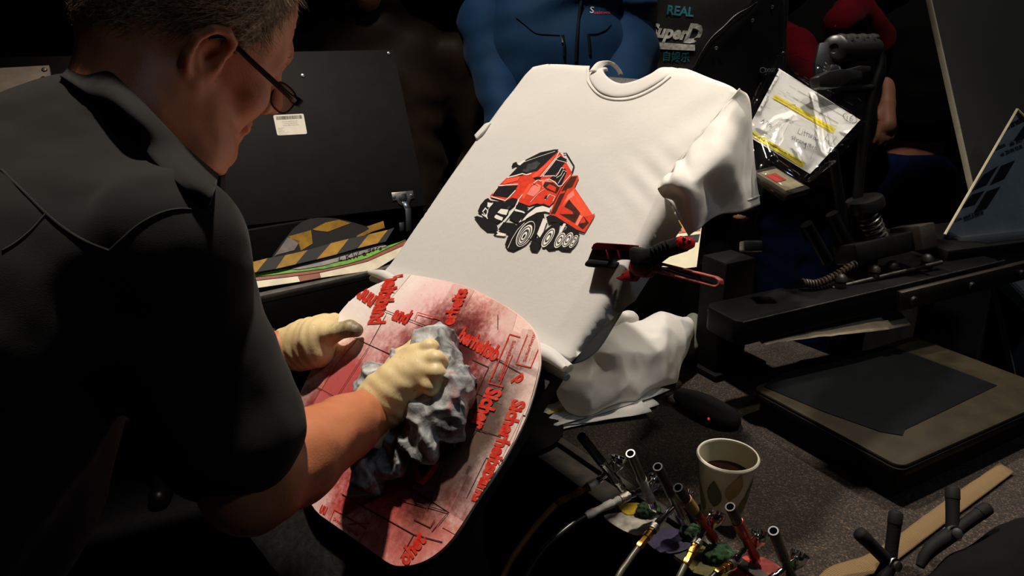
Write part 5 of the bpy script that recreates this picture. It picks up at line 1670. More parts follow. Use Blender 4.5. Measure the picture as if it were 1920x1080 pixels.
for a, b, w_ in (((445, 348), (755, 527), 4), ((590, 370), (790, 495), 2), ((418, 395), (735, 573), 4), ((388, 442), (695, 617), 3), ((285, 392), (420, 462), 1.6), ((470, 490), (690, 617), 1.6),
                 ((220, 455), (190, 500), 1.5), ((190, 500), (235, 520), 1.5), ((380, 555), (590, 660), 1.5), ((355, 590), (445, 640), 1.5), ((620, 690), (680, 710), 1.5), ((680, 710), (640, 755), 1.5), ((640, 755), (590, 735), 1.5),
                 ((590, 735), (620, 690), 1.5), ((380, 575), (300, 730), 1.2), ((505, 640), (560, 700), 1.2), ((500, 860), (560, 720), 1.2), ((395, 275), (420, 287), 3), ((460, 302), (490, 318), 3)):
    ln2(a, b, w_)
def wr2(s, X, Y, X2, Y2, hp, bold=0.0, shear=0):
    A, B = os_(X, Y, .001), os_(X2, Y2, .001); d = B - A
    parts.append(lettering(s, frame(A, d, sn.cross(d)), hp / 3.6 * 1.1 / FPX, d.length, bold, shear))
wr2('Customer Details', 365, 308, 436, 345, 10); wr2('Order: Tim', 358, 362, 402, 386, 10); wr2('Size', 282, 412, 300, 422, 9); wr2('Name / Pos. / Motif', 322, 430, 386, 468, 9); wr2('Ref. Nr', 342, 408, 366, 420, 9)
wr2('bitte Datum und Uhrzeit der Abholung eintragen und den Beleg mitbringen', 262, 440, 655, 664, 9, .02); wr2('ohne Beleg keine Ausgabe der Ware - Danke fuer Ihr Verstaendnis', 258, 455, 640, 672, 9, .02)
wr2('Online Bestellung Airbrush-Zen.de Textilshop', 40, 652, 440, 888, 24, .01)
wr2('gezahlt', 645, 628, 682, 640, 9); wr2('Farbe', 325, 512, 355, 528, 9)
V, F = join_vf(parts)
mesh('form_print', V, F, M_ink, slip, False)
M_pen = mat('blue-grey pen', S(70, 72, 88), .6, var=.1)
def strokes(LL, r=.00032):
    P = []
    for st in LL: P.append(tube_vf([os_(x, y, .0012) for x, y in st], r, 4))
    V, F = join_vf(P)
    return mesh('handwriting', V, F, M_pen, slip)
ell = [(770 + 46 * math.cos(a) + 6 * math.sin(a), 580 + 32 * math.sin(a) + 12 * math.cos(a)) for a in [k * .35 for k in range(20)]]
strokes([ell, [(752, 565), (748, 600)], [(790, 562), (772, 575), (768, 598), (785, 602), (790, 588), (772, 584)],
         [(192, 588), (175, 600), (172, 616), (188, 612), (190, 598), (176, 600)], [(205, 602), (222, 606), (205, 632)], [(240, 612), (226, 616), (224, 624), (238, 628), (236, 640), (222, 638)],
         [(432, 648), (416, 682), (440, 694)], [(450, 668), (444, 690)], [(452, 658), (453, 660)], [(468, 662), (458, 696), (466, 700)], [(455, 674), (478, 682)], [(486, 670), (474, 704)], [(478, 682), (498, 690)], [(500, 680), (492, 708), (498, 712)],
         [(506, 704), (518, 702), (514, 692), (504, 698), (508, 714)], [(534, 684), (520, 722), (532, 724), (536, 712), (526, 710)], [(542, 716), (538, 730), (552, 728), (554, 716)],
         [(392, 702), (376, 706), (388, 720), (374, 724)], [(402, 700), (394, 730)], [(392, 712), (408, 716)], [(412, 722), (408, 738)], [(412, 726), (424, 724)], [(432, 730), (424, 744), (436, 746), (440, 734), (430, 730)],
         [(448, 738), (444, 752)], [(446, 742), (456, 738), (456, 754)], [(474, 746), (462, 752), (468, 762), (476, 750), (466, 786), (454, 782)], [(490, 752), (484, 772)], [(488, 758), (498, 754), (496, 774)], [(500, 760), (508, 758), (504, 780)],
         [(520, 766), (512, 778), (522, 780), (526, 768)], [(534, 774), (530, 790)], [(532, 778), (542, 776), (540, 794)]])
# the clear bag
t = NT('clear plastic film')
tr = t.node('ShaderNodeBsdfTransparent'); tr.inputs[0].default_value = (.93, .95, .97, 1)
gg = t.node('ShaderNodeBsdfGlossy'); gg.inputs['Roughness'].default_value = .09
fr = t.node('ShaderNodeFresnel'); fr.inputs[0].default_value = 1.45
mx_ = t.node('ShaderNodeMixShader'); t.link(t.math('ADD', t.math('MULTIPLY', fr.outputs[0], 1.1), .03), mx_.inputs[0]); t.link(tr.outputs[0], mx_.inputs[1]); t.link(gg.outputs[0], mx_.inputs[2]); t.link(mx_.outputs[0], t.out.inputs[0])
M_film = t.m
bag = empty('plastic_bag', tuple(os_(480, 560, .01)), 'crumpled clear plastic bag holding the order form', 'bag')
bout = [(262, 182), (300, 166), (352, 163), (560, 268), (640, 320), (905, 555), (868, 640), (722, 822), (545, 960), (370, 1034), (325, 1036), (220, 985), (128, 920), (90, 800), (70, 650), (95, 520), (180, 330)]
V, F = fill2d([o2(*p) for p in bout], .004)
def ridge(pl, amp, sig):
    Q = np.array([o2(*p) for p in pl]); d = np.full(len(V), 9.0)
    for a, b in zip(Q, Q[1:]):
        ab = b - a; t_ = np.clip(((V - a) @ ab) / (ab @ ab), 0, 1); d = np.minimum(d, np.linalg.norm(V - a - t_[:, None] * ab, axis=1))
    return amp * np.exp(-np.abs(d / sig) ** 1.3)
P3_ = np.stack([V[:, 0], V[:, 1], V[:, 0] * 0], 1)
hb = .006 + .0014 * vnoise(P3_, 14, 3) + .0003 * vnoise(P3_, 60, 5)
for pl, amp, sig in (([(505, 400), (525, 500), (545, 600), (552, 700), (575, 790), (625, 825)], .006, .0035), ([(550, 500), (590, 600), (612, 700), (620, 790)], .005, .003), ([(365, 540), (290, 620), (250, 690), (240, 780)], .006, .003),
                     ([(365, 535), (260, 560), (170, 640)], .004, .004), ([(270, 680), (200, 730), (130, 740)], .004, .003), ([(170, 740), (220, 880), (330, 960), (380, 990)], .006, .004), ([(220, 885), (290, 845)], .005, .002),
                     ([(300, 170), (420, 220), (530, 262), (580, 300)], .006, .005), ([(280, 200), (200, 330), (120, 500)], .006, .006), ([(720, 660), (860, 640)], .004, .004), ([(700, 800), (640, 830), (540, 940)], .005, .004), ([(395, 770), (440, 870)], .004, .003)):
    hb += ridge(pl, amp, sig)
mesh('bag_front', [MO @ Vector((a, b, z)) for (a, b), z in zip(V, hb)], F, M_film, bag)
mesh('bag_back', [MO @ Vector((a, b, -.012 - .6 * z)) for (a, b), z in zip(V, hb)], F, M_film, bag)
# black clamp and binder clip that hold the bag on the press handle
clip = empty('bag_clip', tuple(at(1575, 152, 1.13)), 'black spring clip holding the plastic bag on the press handle', 'clip')
M_ck = frame(at(1518, 155, 1.085), at(1640, 145, 1.20) - at(1518, 155, 1.085), UP)
prism('clip_jaw', [(0, -.010), (.0, .006), (.03, .012), (.06, .014), (.10, .012), (.125, .009), (.125, -.002), (.09, -.004), (.06, -.012), (.03, -.012)], M_ck, .016, M_blkp, clip, .002)
prism('clip_lever', [(.05, .010), (.13, .018), (.16, .016), (.16, .008), (.13, .006), (.06, -.002)], M_ck @ Matrix.Translation((0, 0, .003)), .010, M_blkp, clip, .002)
bind = empty('binder_clip', tuple(at(1560, 130, 1.12)), 'small black and silver binder clip above the order form', 'clip')
for k, P in enumerate(([(1548, 116), (1558, 128), (1574, 132), (1560, 122)], [(1545, 124), (1556, 134), (1572, 140), (1576, 128), (1566, 122)], [(1544, 130), (1555, 140), (1570, 146)])):
    tube('wire_arm', [at(x, y, 1.12 + .004 * k) for x, y in P], .0011, M_steel, bind, 6, 4)
prism('clip_body', [(0, 0), (.022, 0), (.016, .012), (.004, .012)], frame(at(1543, 140, 1.12), RT + FW * .3, UP), .014, M_blkp, bind, .001)

# ------------------------------------------------------------------ dark board, acrylic stand, booklet at the right
M_dkb = mat('dark olive board', S(18, 18, 14), .7, var=.1, scale=20)
wb = empty('display_board', tuple(at(1850, 420, 1.75)), 'tall dark board with a thin light edge at the right', 'board')
b0, b1 = at(1760, -80, 1.72), at(1824, 380, 1.62)
MW = frame(b1, Vector((.95, .25, 0)), b0 - b1)
Hw = (b0 - b1).length
prism('board_panel', [(0, -1.05), (.9, -1.05), (.9, Hw + .3), (0, Hw + .3)], MW, .012, M_dkb, wb, .001)
box('edge_trim', MW, (-.0025, Hw / 2 - .35, .006), (.004, Hw + 1.3, .014), mat('pale edge', S(150, 142, 122), .5, var=.1), wb, .001)
sg = empty('leaflet_stand', tuple(at(1850, 440, 1.44)), 'slanted clear acrylic stand with printed leaflets at the right edge', 'stand')
a_, b_, c_ = at(1769, 441, 1.44), at(1905, 206, 1.55), at(1985, 415, 1.53)
gx_ = (c_ - a_).normalized(); MG = frame(a_, b_ - a_, c_ - a_)
Lg = (b_ - a_).length; Wg = .30
gn = MG.to_3x3() @ Vector((0, 0, 1)); gs_ = 1 if gn.dot(CAM - a_) > 0 else -1
prism('acrylic_pane', [(0, 0), (Lg, 0), (Lg, Wg), (0, Wg)], MG @ Matrix.Translation((0, 0, .002 * gs_)), .003, M_film, sg)
M_edge = mat('lit acrylic edge', S(190, 180, 150), .3, var=.1)
tube('pane_edge', [a_ + gn * gs_ * .003, b_ + gn * gs_ * .003], .0028, M_edge, sg, 6)
tube('pane_edge', [b_ + gn * gs_ * .003, MG @ Vector((Lg, Wg, .003 * gs_))], .0022, M_edge, sg, 6)
M_lf = mat('blue-white leaflet', S(190, 188, 180), .6, var=.08)
M_ph = mat('dark photo print', S(26, 28, 32), .5, var=.5, scale=50)
prism('leaflet', [(.015, .004), (Lg - .01, .004), (Lg - .01, Wg), (.03, Wg), (.04, .08)], MG @ Matrix.Translation((0, 0, -.001 if gs_ > 0 else 0)), .001, M_lf, sg)
def gq(px, py, h=.0012): return onplane(px, py, a_ + gn * gs_ * h, gn)
def g7(x, y): return (1700 + x / 3.6, 180 + y / 3.6)
for P in ([(560, 605), (640, 470), (735, 432), (660, 560)], [(370, 760), (440, 665), (525, 640), (460, 735)], [(450, 795), (540, 645), (635, 610), (540, 760)], [(720, 305), (800, 190), (840, 180), (830, 280)], [(440, 645), (520, 530), (620, 470), (540, 600)]):
    mesh('leaflet_photo', [gq(*g7(*p)) for p in P], [tuple(range(len(P)))], M_ph, sg, False)
parts = []
def gw(s, A, B, hpx, bold=.02):
    P, Q = gq(*g7(*A), .0014), gq(*g7(*B), .0014); d = Q - P
    nn_ = gn * gs_
    parts.append(lettering(s, frame(P, d, nn_.cross(d)), hpx / 3.6 * 1.6 / FPX, d.length, bold))
gw('Airbrush', (660, 240), (790, 175), 46); gw('Action', (590, 375), (670, 340), 30); gw('ab 30,-', (705, 345), (790, 310), 36); gw('ab 20.00 EUR', (640, 410), (790, 350), 26); gw('Fun and Learn', (330, 850), (520, 790), 22); gw('Airbrush-Zen.de', (390, 850), (520, 800), 16)
V, F = join_vf(parts)
mesh('leaflet_print', V, F, M_ink, sg, False)
prism('stand_foot', [(0, 0), (.0, Wg), (-.055, Wg), (-.055, .05)], frame(a_, Vector((b_.x - a_.x, b_.y - a_.y, 0)), c_ - a_) if False else frame(a_ + Vector((0, 0, -.004)), Vector((-(c_ - a_).y * -1, (c_ - a_).x * -1, 0)) * -1, Vector(((c_ - a_).x, (c_ - a_).y, 0))), .003, M_film, sg)
sh_ = empty('black_shelf', (a_.x + .1, a_.y, 0), 'black shelf block under the acrylic leaflet stand', 'shelf')
MSf = frame(Vector((a_.x, a_.y, a_.z - .008)), Vector(((c_ - a_).x, (c_ - a_).y, 0)), Vector((-(c_ - a_).y, (c_ - a_).x, 0)))
box('shelf_board', MSf, (.12, .02, -.012), (.34, .16, .022), M_blk, sh_, .003)
for sx in (-.05, .29): box('shelf_side', MSf, (sx, .03, -(a_.z - .032) / 2 - .023), (.02, .12, a_.z - .034), M_blk, sh_, .002)
# booklet
bk_ = empty('picture_frame', tuple(at(1442, 362, 1.22)), 'small framed picture with a red patch behind the hanging sleeve', 'picture')
Mk = frame(at(1416, 330, 1.22), at(1448, 322, 1.26) - at(1416, 330, 1.22), at(1445, 372, 1.16) - at(1416, 330, 1.22))
box('frame', Mk, (.03, .03, 0), (.085, .075, .012), M_warm, bk_, .002)
kz = -1 if (Mk.to_3x3() @ Vector((0, 0, 1))).dot(CAM - at(1442, 350, 1.2)) < 0 else 1
box('picture', Mk, (.03, .03, .0066 * kz), (.066, .056, .001), mat('sand print', S(120, 110, 84), .6, var=.2), bk_, 0)
box('red_patch', Mk, (.022, .024, .0076 * kz), (.034, .022, .001), mat('red patch', S(150, 42, 34), .6, var=.1), bk_, 0)
# ------------------------------------------------------------------ red one-hand clamp on the right edge of the board
clamp = empty('bar_clamp', tuple(at(1190, 490, .88)), 'red and black hand clamp gripping the right edge of the shirt board', 'clamp')
M_rdp = mat('dark red plastic', S(120, 16, 24), .4, var=.2, scale=60, bump=.15, bscale=500)
M_rdl = mat('bright red plastic', S(170, 20, 26), .35, var=.12, scale=60)
M_rds = mat('dusty red plastic', S(150, 66, 60), .5, var=.2, scale=60)
c0 = at(1190, 480, .868)
KX = (at(1290, 470, .828) - at(1110, 480, .904)).normalized()
MK = frame(c0, KX, UP)
kn = MK.to_3x3() @ Vector((0, 0, 1)); ks = 1 if kn.dot(CAM - c0) > 0 else -1
def k2(X, Y): q = MK.inverted() @ onplane(1080 + X / 4.695, 330 + Y / 4.695, c0, kn); return (q.x, q.y)
def kp(name, P, m, z0, th, bev=.0015, holes=None, parent=clamp):
    z = z0 if ks > 0 else -(z0 + th)
    return prism(name, [k2(*p) for p in P], MK @ Matrix.Translation((0, 0, z)), th, m, parent, bev, holes=[[k2(*p) for p in h] for h in holes] if holes else None)
jw = kp('upper_jaw', [(118, 772), (150, 690), (170, 640), (190, 600), (220, 590), (520, 610), (500, 690), (500, 740), (430, 735), (370, 738), (335, 750), (322, 802), (200, 800), (130, 795)], M_blkp, -.008, .016)
kp('jaw_rim', [(168, 640), (190, 600), (220, 588), (525, 608), (505, 662), (495, 664), (300, 648), (175, 648)], M_rdp, -.010, .020, .001,
   [[(195, 630), (210, 602), (295, 605), (288, 635)], [(305, 636), (318, 604), (393, 608), (386, 642)], [(405, 645), (415, 610), (506, 617), (493, 652)]], jw)
for x in (300, 400): kp('jaw_rib', [(x - 6, 648), (x + 6, 648), (x + 28, 738), (x + 18, 740)], M_rdp, .008, .002, .0004, None, jw)
kp('jaw_pad', [(108, 780), (140, 735), (200, 740), (330, 755), (315, 812), (200, 808), (125, 800)], M_rub, -.022, .034, .003)
kp('grip_handle', [(510, 615), (610, 640), (680, 632), (760, 590), (925, 535), (960, 545), (1000, 620), (960, 660), (800, 710), (720, 770), (690, 830), (540, 820), (500, 740), (495, 660)], M_rub, -.012, .024, .005)
for k in range(5): kp('grip_rib', [(690 + 34 * k, 640 - 15 * k), (702 + 34 * k, 634 - 15 * k), (722 + 34 * k, 672 - 15 * k), (712 + 34 * k, 678 - 15 * k)], M_rub, .012, .002, .0004)
kp('grip_cap', [(915, 545), (955, 528), (1000, 545), (1030, 575), (1015, 620), (975, 655), (930, 640), (905, 590)], M_rdl, -.014, .028, .005)
for X, Y in ((950, 558), (995, 580)):
    q = onplane(1080 + X / 4.695, 330 + Y / 4.695, c0 + kn * ks * .0142, kn)
    lathe('cap_hole', [(0, .0004), (.0022, .0004), (.0026, 0)], axis(q, kn * ks), M_blkp, clamp, 10)
kp('clamp_body', [(500, 740), (700, 770), (720, 830), (640, 900), (540, 880), (480, 820)], M_rdp, -.009, .018, .003)
kp('trigger_loop', [(660, 800), (720, 755), (780, 770), (1240, 885), (1285, 915), (1288, 960), (1260, 985), (1220, 985), (720, 850), (670, 830)], M_rds, -.006, .012, .0012,
   [[(735, 795), (775, 790), (1225, 905), (1258, 925), (1262, 950), (1240, 962), (1215, 958), (760, 835)]])
tube('return_spring', [onplane(1080 + X / 4.695, 330 + Y / 4.695, c0 + kn * ks * .001, kn) for X, Y in ((690, 825), (780, 820), (950, 875), (1090, 915), (1200, 945))], .0012, M_steel, clamp, 6, 4)
kp('lower_jaw', [(470, 820), (560, 870), (520, 930), (430, 930), (360, 900), (400, 880)], M_rdp, -.008, .014, .002)

# ------------------------------------------------------------------ colourful print standing behind the board on a dark box
bx0 = at(1250, 500, 1.42)
ebx = empty('equipment_box', (bx0.x + .03, bx0.y + .1, TZ + .003), 'plain black box on the table behind the easel', 'box')
MQ = frame(Vector((bx0.x, bx0.y, TZ + .003)), RT, Vector((0, 1, 0)))
hbx = bx0.z - TZ - .008
box('box_body', MQ, (.0, .11, hbx * .45), (.20, .14, hbx * .9), M_blk, ebx, .004)
box('box_lid', MQ, (.0, .11, hbx * .95), (.208, .148, hbx * .1), M_blk, ebx, .003)
pic = empty('art_print', tuple(at(1245, 500, 1.42)), 'paint-streaked art print leaning behind the board beside the red clamp', 'print')
pa, pb2, pc = at(1150, 492, 1.42), at(1306, 502, 1.42), at(1322, 372, 1.52)
px_ = (pb2 - pa).normalized(); pn_ = (pc - pb2).cross(px_).normalized(); pn_ = pn_ if pn_.dot(CAM - pa) > 0 else -pn_
def pq(X, Y, h=0.0): return onplane(1080 + X / 4.695, 330 + Y / 4.695, pa + pn_ * h, pn_)
def pic_poly(name, P, m, h):
    V = [pq(*p, h) for p in P]; W = [v - pn_ * .0006 for v in V]; n = len(P)
    return mesh(name, V + W, [tuple(range(n)), tuple(range(2 * n - 1, n - 1, -1))] + [(i, (i + 1) % n, n + (i + 1) % n, n + i) for i in range(n)], m, pic, False)
pic_poly('print_sheet', [(300, 770), (960, 812), (1062, 800), (1110, 420), (1150, 190), (420, 150)], mat('cream card', S(222, 214, 184), .6, var=.05), 0)
pic_poly('grey_band', [(420, 660), (1075, 580), (1092, 510), (480, 590)], mat('print grey', S(120, 112, 104), .6, var=.4, scale=120), .0008)
pic_poly('rose_band', [(480, 560), (1095, 480), (1102, 430), (520, 500)], mat('print rose', S(196, 110, 96), .6, var=.3, scale=80), .0008)
pic_poly('ochre_band', [(520, 505), (1100, 440), (1120, 330), (560, 390)], mat('print ochre', S(196, 150, 44), .6, var=.3, scale=80), .0009)
pic_poly('pink_band', [(560, 400), (1120, 350), (1140, 210), (600, 240)], mat('print pink', S(212, 120, 110), .6, var=.3, scale=60), .0008)
pic_poly('dark_stroke', [(740, 420), (930, 470), (925, 484), (770, 452)], mat('print dark', S(50, 34, 24), .6, var=.3, scale=90), .0016)
pic_poly('dark_stroke', [(700, 520), (930, 440), (935, 452), (705, 535)], MATS['print dark'], .0016)
pic_poly('dark_stroke', [(720, 620), (1060, 560), (1062, 568), (722, 632)], MATS['print dark'], .0016)

# ------------------------------------------------------------------ bundled white shirt and papers on the table
bun = empty('folded_shirt', tuple(onz(1150, 720, TZ)), 'rolled up white t-shirt bundle lying on the table behind the board', 't-shirt')
def az(px, py, d): return np.array(tuple(at(px, py, d)))
bp = [('c', az(1108, 700, 1.245), az(1235, 652, 1.36), .056, .055, .02), ('c', az(1125, 660, 1.30), az(1250, 628, 1.38), .045, .036, .03), ('c', az(1112, 722, 1.225), az(1220, 690, 1.33), .042, .045, .03),
      ('c', az(1085, 690, 1.24), az(1062, 692, 1.23), .028, .012, .03), ('c', az(1092, 735, 1.225), az(1086, 745, 1.22), .028, .022, .03), ('c', az(1262, 625, 1.38), az(1284, 612, 1.40), .030, .016, .02),
      ('x', az(1132, 715, 1.17), (.022, .030, .045), None, .025), ('x', az(1100, 665, 1.20), (.028, .02, .03), None, .03)]
def bun_d(P):
    f1 = 1 - 2 * np.abs(vnoise(P @ np.array(((1, .3, 0), (0, .6, .2), (.2, 0, 1.2))), 14, 3))
    return -.007 * f1 - .002 * (1 - 2 * np.abs(vnoise(P, 36, 7))) + .004 + np.maximum(0, TZ + .012 - P[:, 2]) * .9
sdf('bundle_body', bp, .0034, M_cot, bun, bun_d, .03, .03)
rows = [[tuple(at(*p)) for p in r] for r in ([(1152, 612, 1.31), (1148, 598, 1.30), (1160, 588, 1.31), (1178, 583, 1.33), (1192, 588, 1.345), (1196, 600, 1.35), (1188, 612, 1.345)],
                                            [(1158, 630, 1.295), (1150, 610, 1.285), (1162, 597, 1.292), (1178, 593, 1.312), (1190, 598, 1.33), (1192, 610, 1.335), (1180, 624, 1.33)],
                                            [(1164, 640, 1.30), (1160, 622, 1.295), (1168, 612, 1.30), (1178, 608, 1.315), (1184, 612, 1.325), (1182, 622, 1.33), (1174, 632, 1.325)])]
cloth('collar_loop', rows, 6, 6, M_cot, bun, lambda u, v, P: .0012 * vnoise(P, 80, 3), .0025)
grb = sdf('paper_sack', [('c', az(1276, 648, 1.40), az(1304, 628, 1.41), .030, .028, .02), ('c', az(1296, 614, 1.42), az(1318, 604, 1.43), .024, .018, .02)], .005, mat('grey green sack', S(96, 100, 84), .7, var=.2, scale=40), None,
          lambda P: .005 * vnoise(P, 40, 3) + .003 * np.sin(P[:, 0] * 160) + np.maximum(0, TZ + .006 - P[:, 2]) * .9, .03, .03)
tag(grb, 'crumpled grey green sack behind the white bundle', 'sack')
M_prn = mat('grey print', S(90, 92, 98), .6, var=.1)
def table_sheet(label, P, z, lift, band=None, lines=()):
    """a printed sheet on the table; P four corners in pixels"""
    C4 = [onz(x, y, TZ + z) for x, y in P]
    root = empty('paper_sheet', tuple(C4[0]), label, 'paper', 'order sheets under the bundle')
    def m_(u, v, h=0): 
        q = C4[0].lerp(C4[1], u).lerp(C4[3].lerp(C4[2], u), v); q.z += h + lift * max(0, u - .55) ** 2 * 2; return q
    n = 14
    V = [m_(i / n, j / n, .0008 * math.sin(i * .9 + j)) for j in range(n + 1) for i in range(n + 1)]
    F = [(j * (n + 1) + i, j * (n + 1) + i + 1, (j + 1) * (n + 1) + i + 1, (j + 1) * (n + 1) + i) for j in range(n) for i in range(n)]
    o = mesh('sheet', V, F, M_pap, root)
    md = o.modifiers.new('thickness', 'SOLIDIFY'); md.thickness = .0004
    if band:
        (u0, v0, u1, v1) = band
        k = 10
        mesh('yellow_band', [m_(u0 + (u1 - u0) * i / k, v0, .0022) for i in range(k + 1)] + [m_(u0 + (u1 - u0) * i / k, v1, .0022) for i in range(k + 1)], [(i, i + 1, i + k + 2, i + k + 1) for i in range(k)], M_hy, root)
    parts = []
    for (u0, v0, u1, v1) in lines:
        q = .008
        parts.append(([m_(u0, v0 - q, .0024), m_(u1, v1 - q, .0024), m_(u1, v1 + q, .0024), m_(u0, v0 + q, .0024)], [(0, 1, 2, 3)]))
    if parts:
        V, F = join_vf(parts); mesh('form_print', V, F, M_prn, root, False)
    return root
table_sheet('lowest white order sheet, its curled corner sticking out to the right', [(1042, 808), (1236, 762), (1200, 728), (1010, 762)], .006, .010)
table_sheet('middle white order sheet with only its front edge showing', [(1036, 800), (1222, 776), (1180, 732), (1004, 764)], .009, .012)
table_sheet('top order sheet with yellow bands, right under the white bundle', [(1040, 800), (1256, 736), (1120, 715), (996, 778)], .013, .014, (.1, .62, .75, .72),
            [(.08, .3, .5, .3), (.08, .4, .4, .4), (.1, .5, .3, .5), (.5, .2, .8, .2), (.1, .85, .35, .85), (.15, .92, .5, .92), (.55, .45, .9, .45), (.06, .2, .2, .2), (.4, .82, .7, .82)])
# ------------------------------------------------------------------ paper cup of coffee
rimc = onz(1365, 853, TZ + .002 + .090)
CZ0 = TZ + .0025
cup = empty('paper_cup', (rimc.x, rimc.y, CZ0), 'white paper cup of black coffee with an olive leaf pattern', 'cup')
Mcup = Matrix.Translation((rimc.x, rimc.y, CZ0))
RR, RB, HH = .0378, .0265, .09
t = NT('cup paper')
t.b.inputs['Base Color'].default_value = S(200, 190, 158); t.set(Roughness=.55)
t.bump(t.noise(t.coord(), 200, 3), .08, .0005)
M_cup = t.m
lathe('cup_wall', [(RB - .002, .004), (RB, .0), (RB, .002), (RR - .0004, HH - .002), (RR - .0016, HH - .002), (RB - .0012, .007), (0, .007)], Mcup, M_cup, cup, 56)
lathe('cup_rim', [(RR - .0014, HH - .004), (RR + .0012, HH - .0036), (RR + .0018, HH - .0014), (RR + .0006, HH + .0008), (RR - .0012, HH + .0002), (RR - .0018, HH - .002)], Mcup, mat('cup rim paper', S(232, 226, 206), .45, var=.03), cup, 56)
LVc = .060
t = NT('black coffee'); t.b.inputs['Base Color'].default_value = S(34, 15, 6); t.set(Roughness=.05)
t.bump(t.noise(t.coord(), 60, 2), .03, .001)
lathe('coffee', [(RB + (RR - RB) * LVc / HH - .0014, LVc + .0006), (RB + (RR - RB) * LVc / HH - .003, LVc), (.012, LVc), (0, LVc)], Mcup, t.m, cup, 56)
M_leaf = [mat('olive leaf print', S(120, 118, 62), .6, var=.15), mat('dark leaf print', S(92, 96, 48), .6, var=.15), mat('sand leaf print', S(160, 140, 84), .6, var=.1)]
def cup_pt(a, z): r = RB + (RR - RB) * z / HH + .0004; return Mcup @ Vector((r * math.cos(a), r * math.sin(a), z))
for k in range(11):
    a0 = k * 2 * math.pi / 11 + rng.uniform(-.1, .1); z0 = .012 + .03 * (k % 3) / 2; tl_ = rng.uniform(-.5, .5)
    V, n = [], 9
    for i in range(n):
        s_ = i / (n - 1); wd = .30 * math.sin(math.pi * s_ ** .8) + .01
        for sd in (-1, 0, 1): V.append(cup_pt(a0 + tl_ * s_ + sd * wd, z0 + .042 * s_))
    F = [(i * 3 + j, i * 3 + j + 1, i * 3 + j + 4, i * 3 + j + 3) for i in range(n - 1) for j in (0, 1)]
    mesh('printed_leaf', V, F, M_leaf[k % 3], cup)

# ------------------------------------------------------------------ airbrush rack along the front edge
M_wood = mat('paint-stained wood', S(58, 52, 44), .7, var=.4, scale=30, bump=.3, bscale=120)
rack = empty('airbrush_rack', tuple(MT @ Vector((.3, -.03, -.01))), 'paint-smeared wooden rack along the front edge of the table', 'rack')
box('rack_rail', MT, (.235, -.022, -.004), (.50, .042, .012), M_wood, rack, .002)
box('edge_strip', MT, (.235, .006, .006), (.50, .014, .007), M_wood, rack, .001)
def smear(name, P, col, z=.0, seed=1):
    Q = [MT.inverted() @ onz(x, y, TZ + .0025 + z) for x, y in P]
    return prism(name, smooth_closed([(q.x, q.y) for q in Q], 3), MT @ Matrix.Translation((0, 0, .0025 + z)), .0012, mat('dried paint ' + name, col, .45, var=.3, scale=50, bump=.5, bscale=160), rack, 0)
smear('white_paint', [(1132, 968), (1165, 962), (1205, 958), (1240, 965), (1236, 985), (1205, 1004), (1178, 1000), (1150, 985)], S(206, 200, 184))
smear('yellow_paint', [(1160, 950), (1185, 944), (1206, 948), (1202, 962), (1175, 966)], S(214, 178, 20), .0012)
smear('violet_paint', [(1205, 1004), (1250, 990), (1300, 1005), (1290, 1030), (1240, 1038)], S(48, 40, 74), .0006)
smear('olive_paint', [(1290, 1030), (1340, 1020), (1400, 1060), (1390, 1085), (1300, 1075)], S(96, 90, 24), .0006)
smear('red_paint', [(1370, 1050), (1430, 1046), (1470, 1075), (1440, 1100), (1380, 1090)], S(150, 40, 24), .0012)
M_moss = mat('green sponge', S(44, 78, 44), .9, var=.5, scale=140, bump=.6, bscale=300)
for i, (x, y, r) in enumerate(((1212, 956, .011), (1296, 997, .012), (1345, 1040, .013))):
    c_ = np.array(tuple(onz(x, y, TZ + .010)))
    sdf('cleaning_sponge', [('e', c_, (r * 1.3, r, r * .8), None, .004), ('e', c_ + np.array((r, r * .3, 0)), (r * .8, r * .7, r * .6), None, .004)], .0018, M_moss, rack, lambda P: .003 * vnoise(P, 300, 2) + .002 * vnoise(P, 150, 5), .008, .006)
M_chr = mat('polished chrome', S(210, 210, 208), .12, 1, var=.08, scale=60)
M_brs = mat('brass fitting', S(176, 130, 58), .28, 1, var=.25, scale=90)
M_knurl = mat('knurled steel', S(190, 184, 176), .32, 1, var=.2, scale=300, bump=.8, bscale=1500)
M_whp = mat('white paint crust', S(206, 200, 188), .7, var=.15, scale=120, bump=.6, bscale=400)
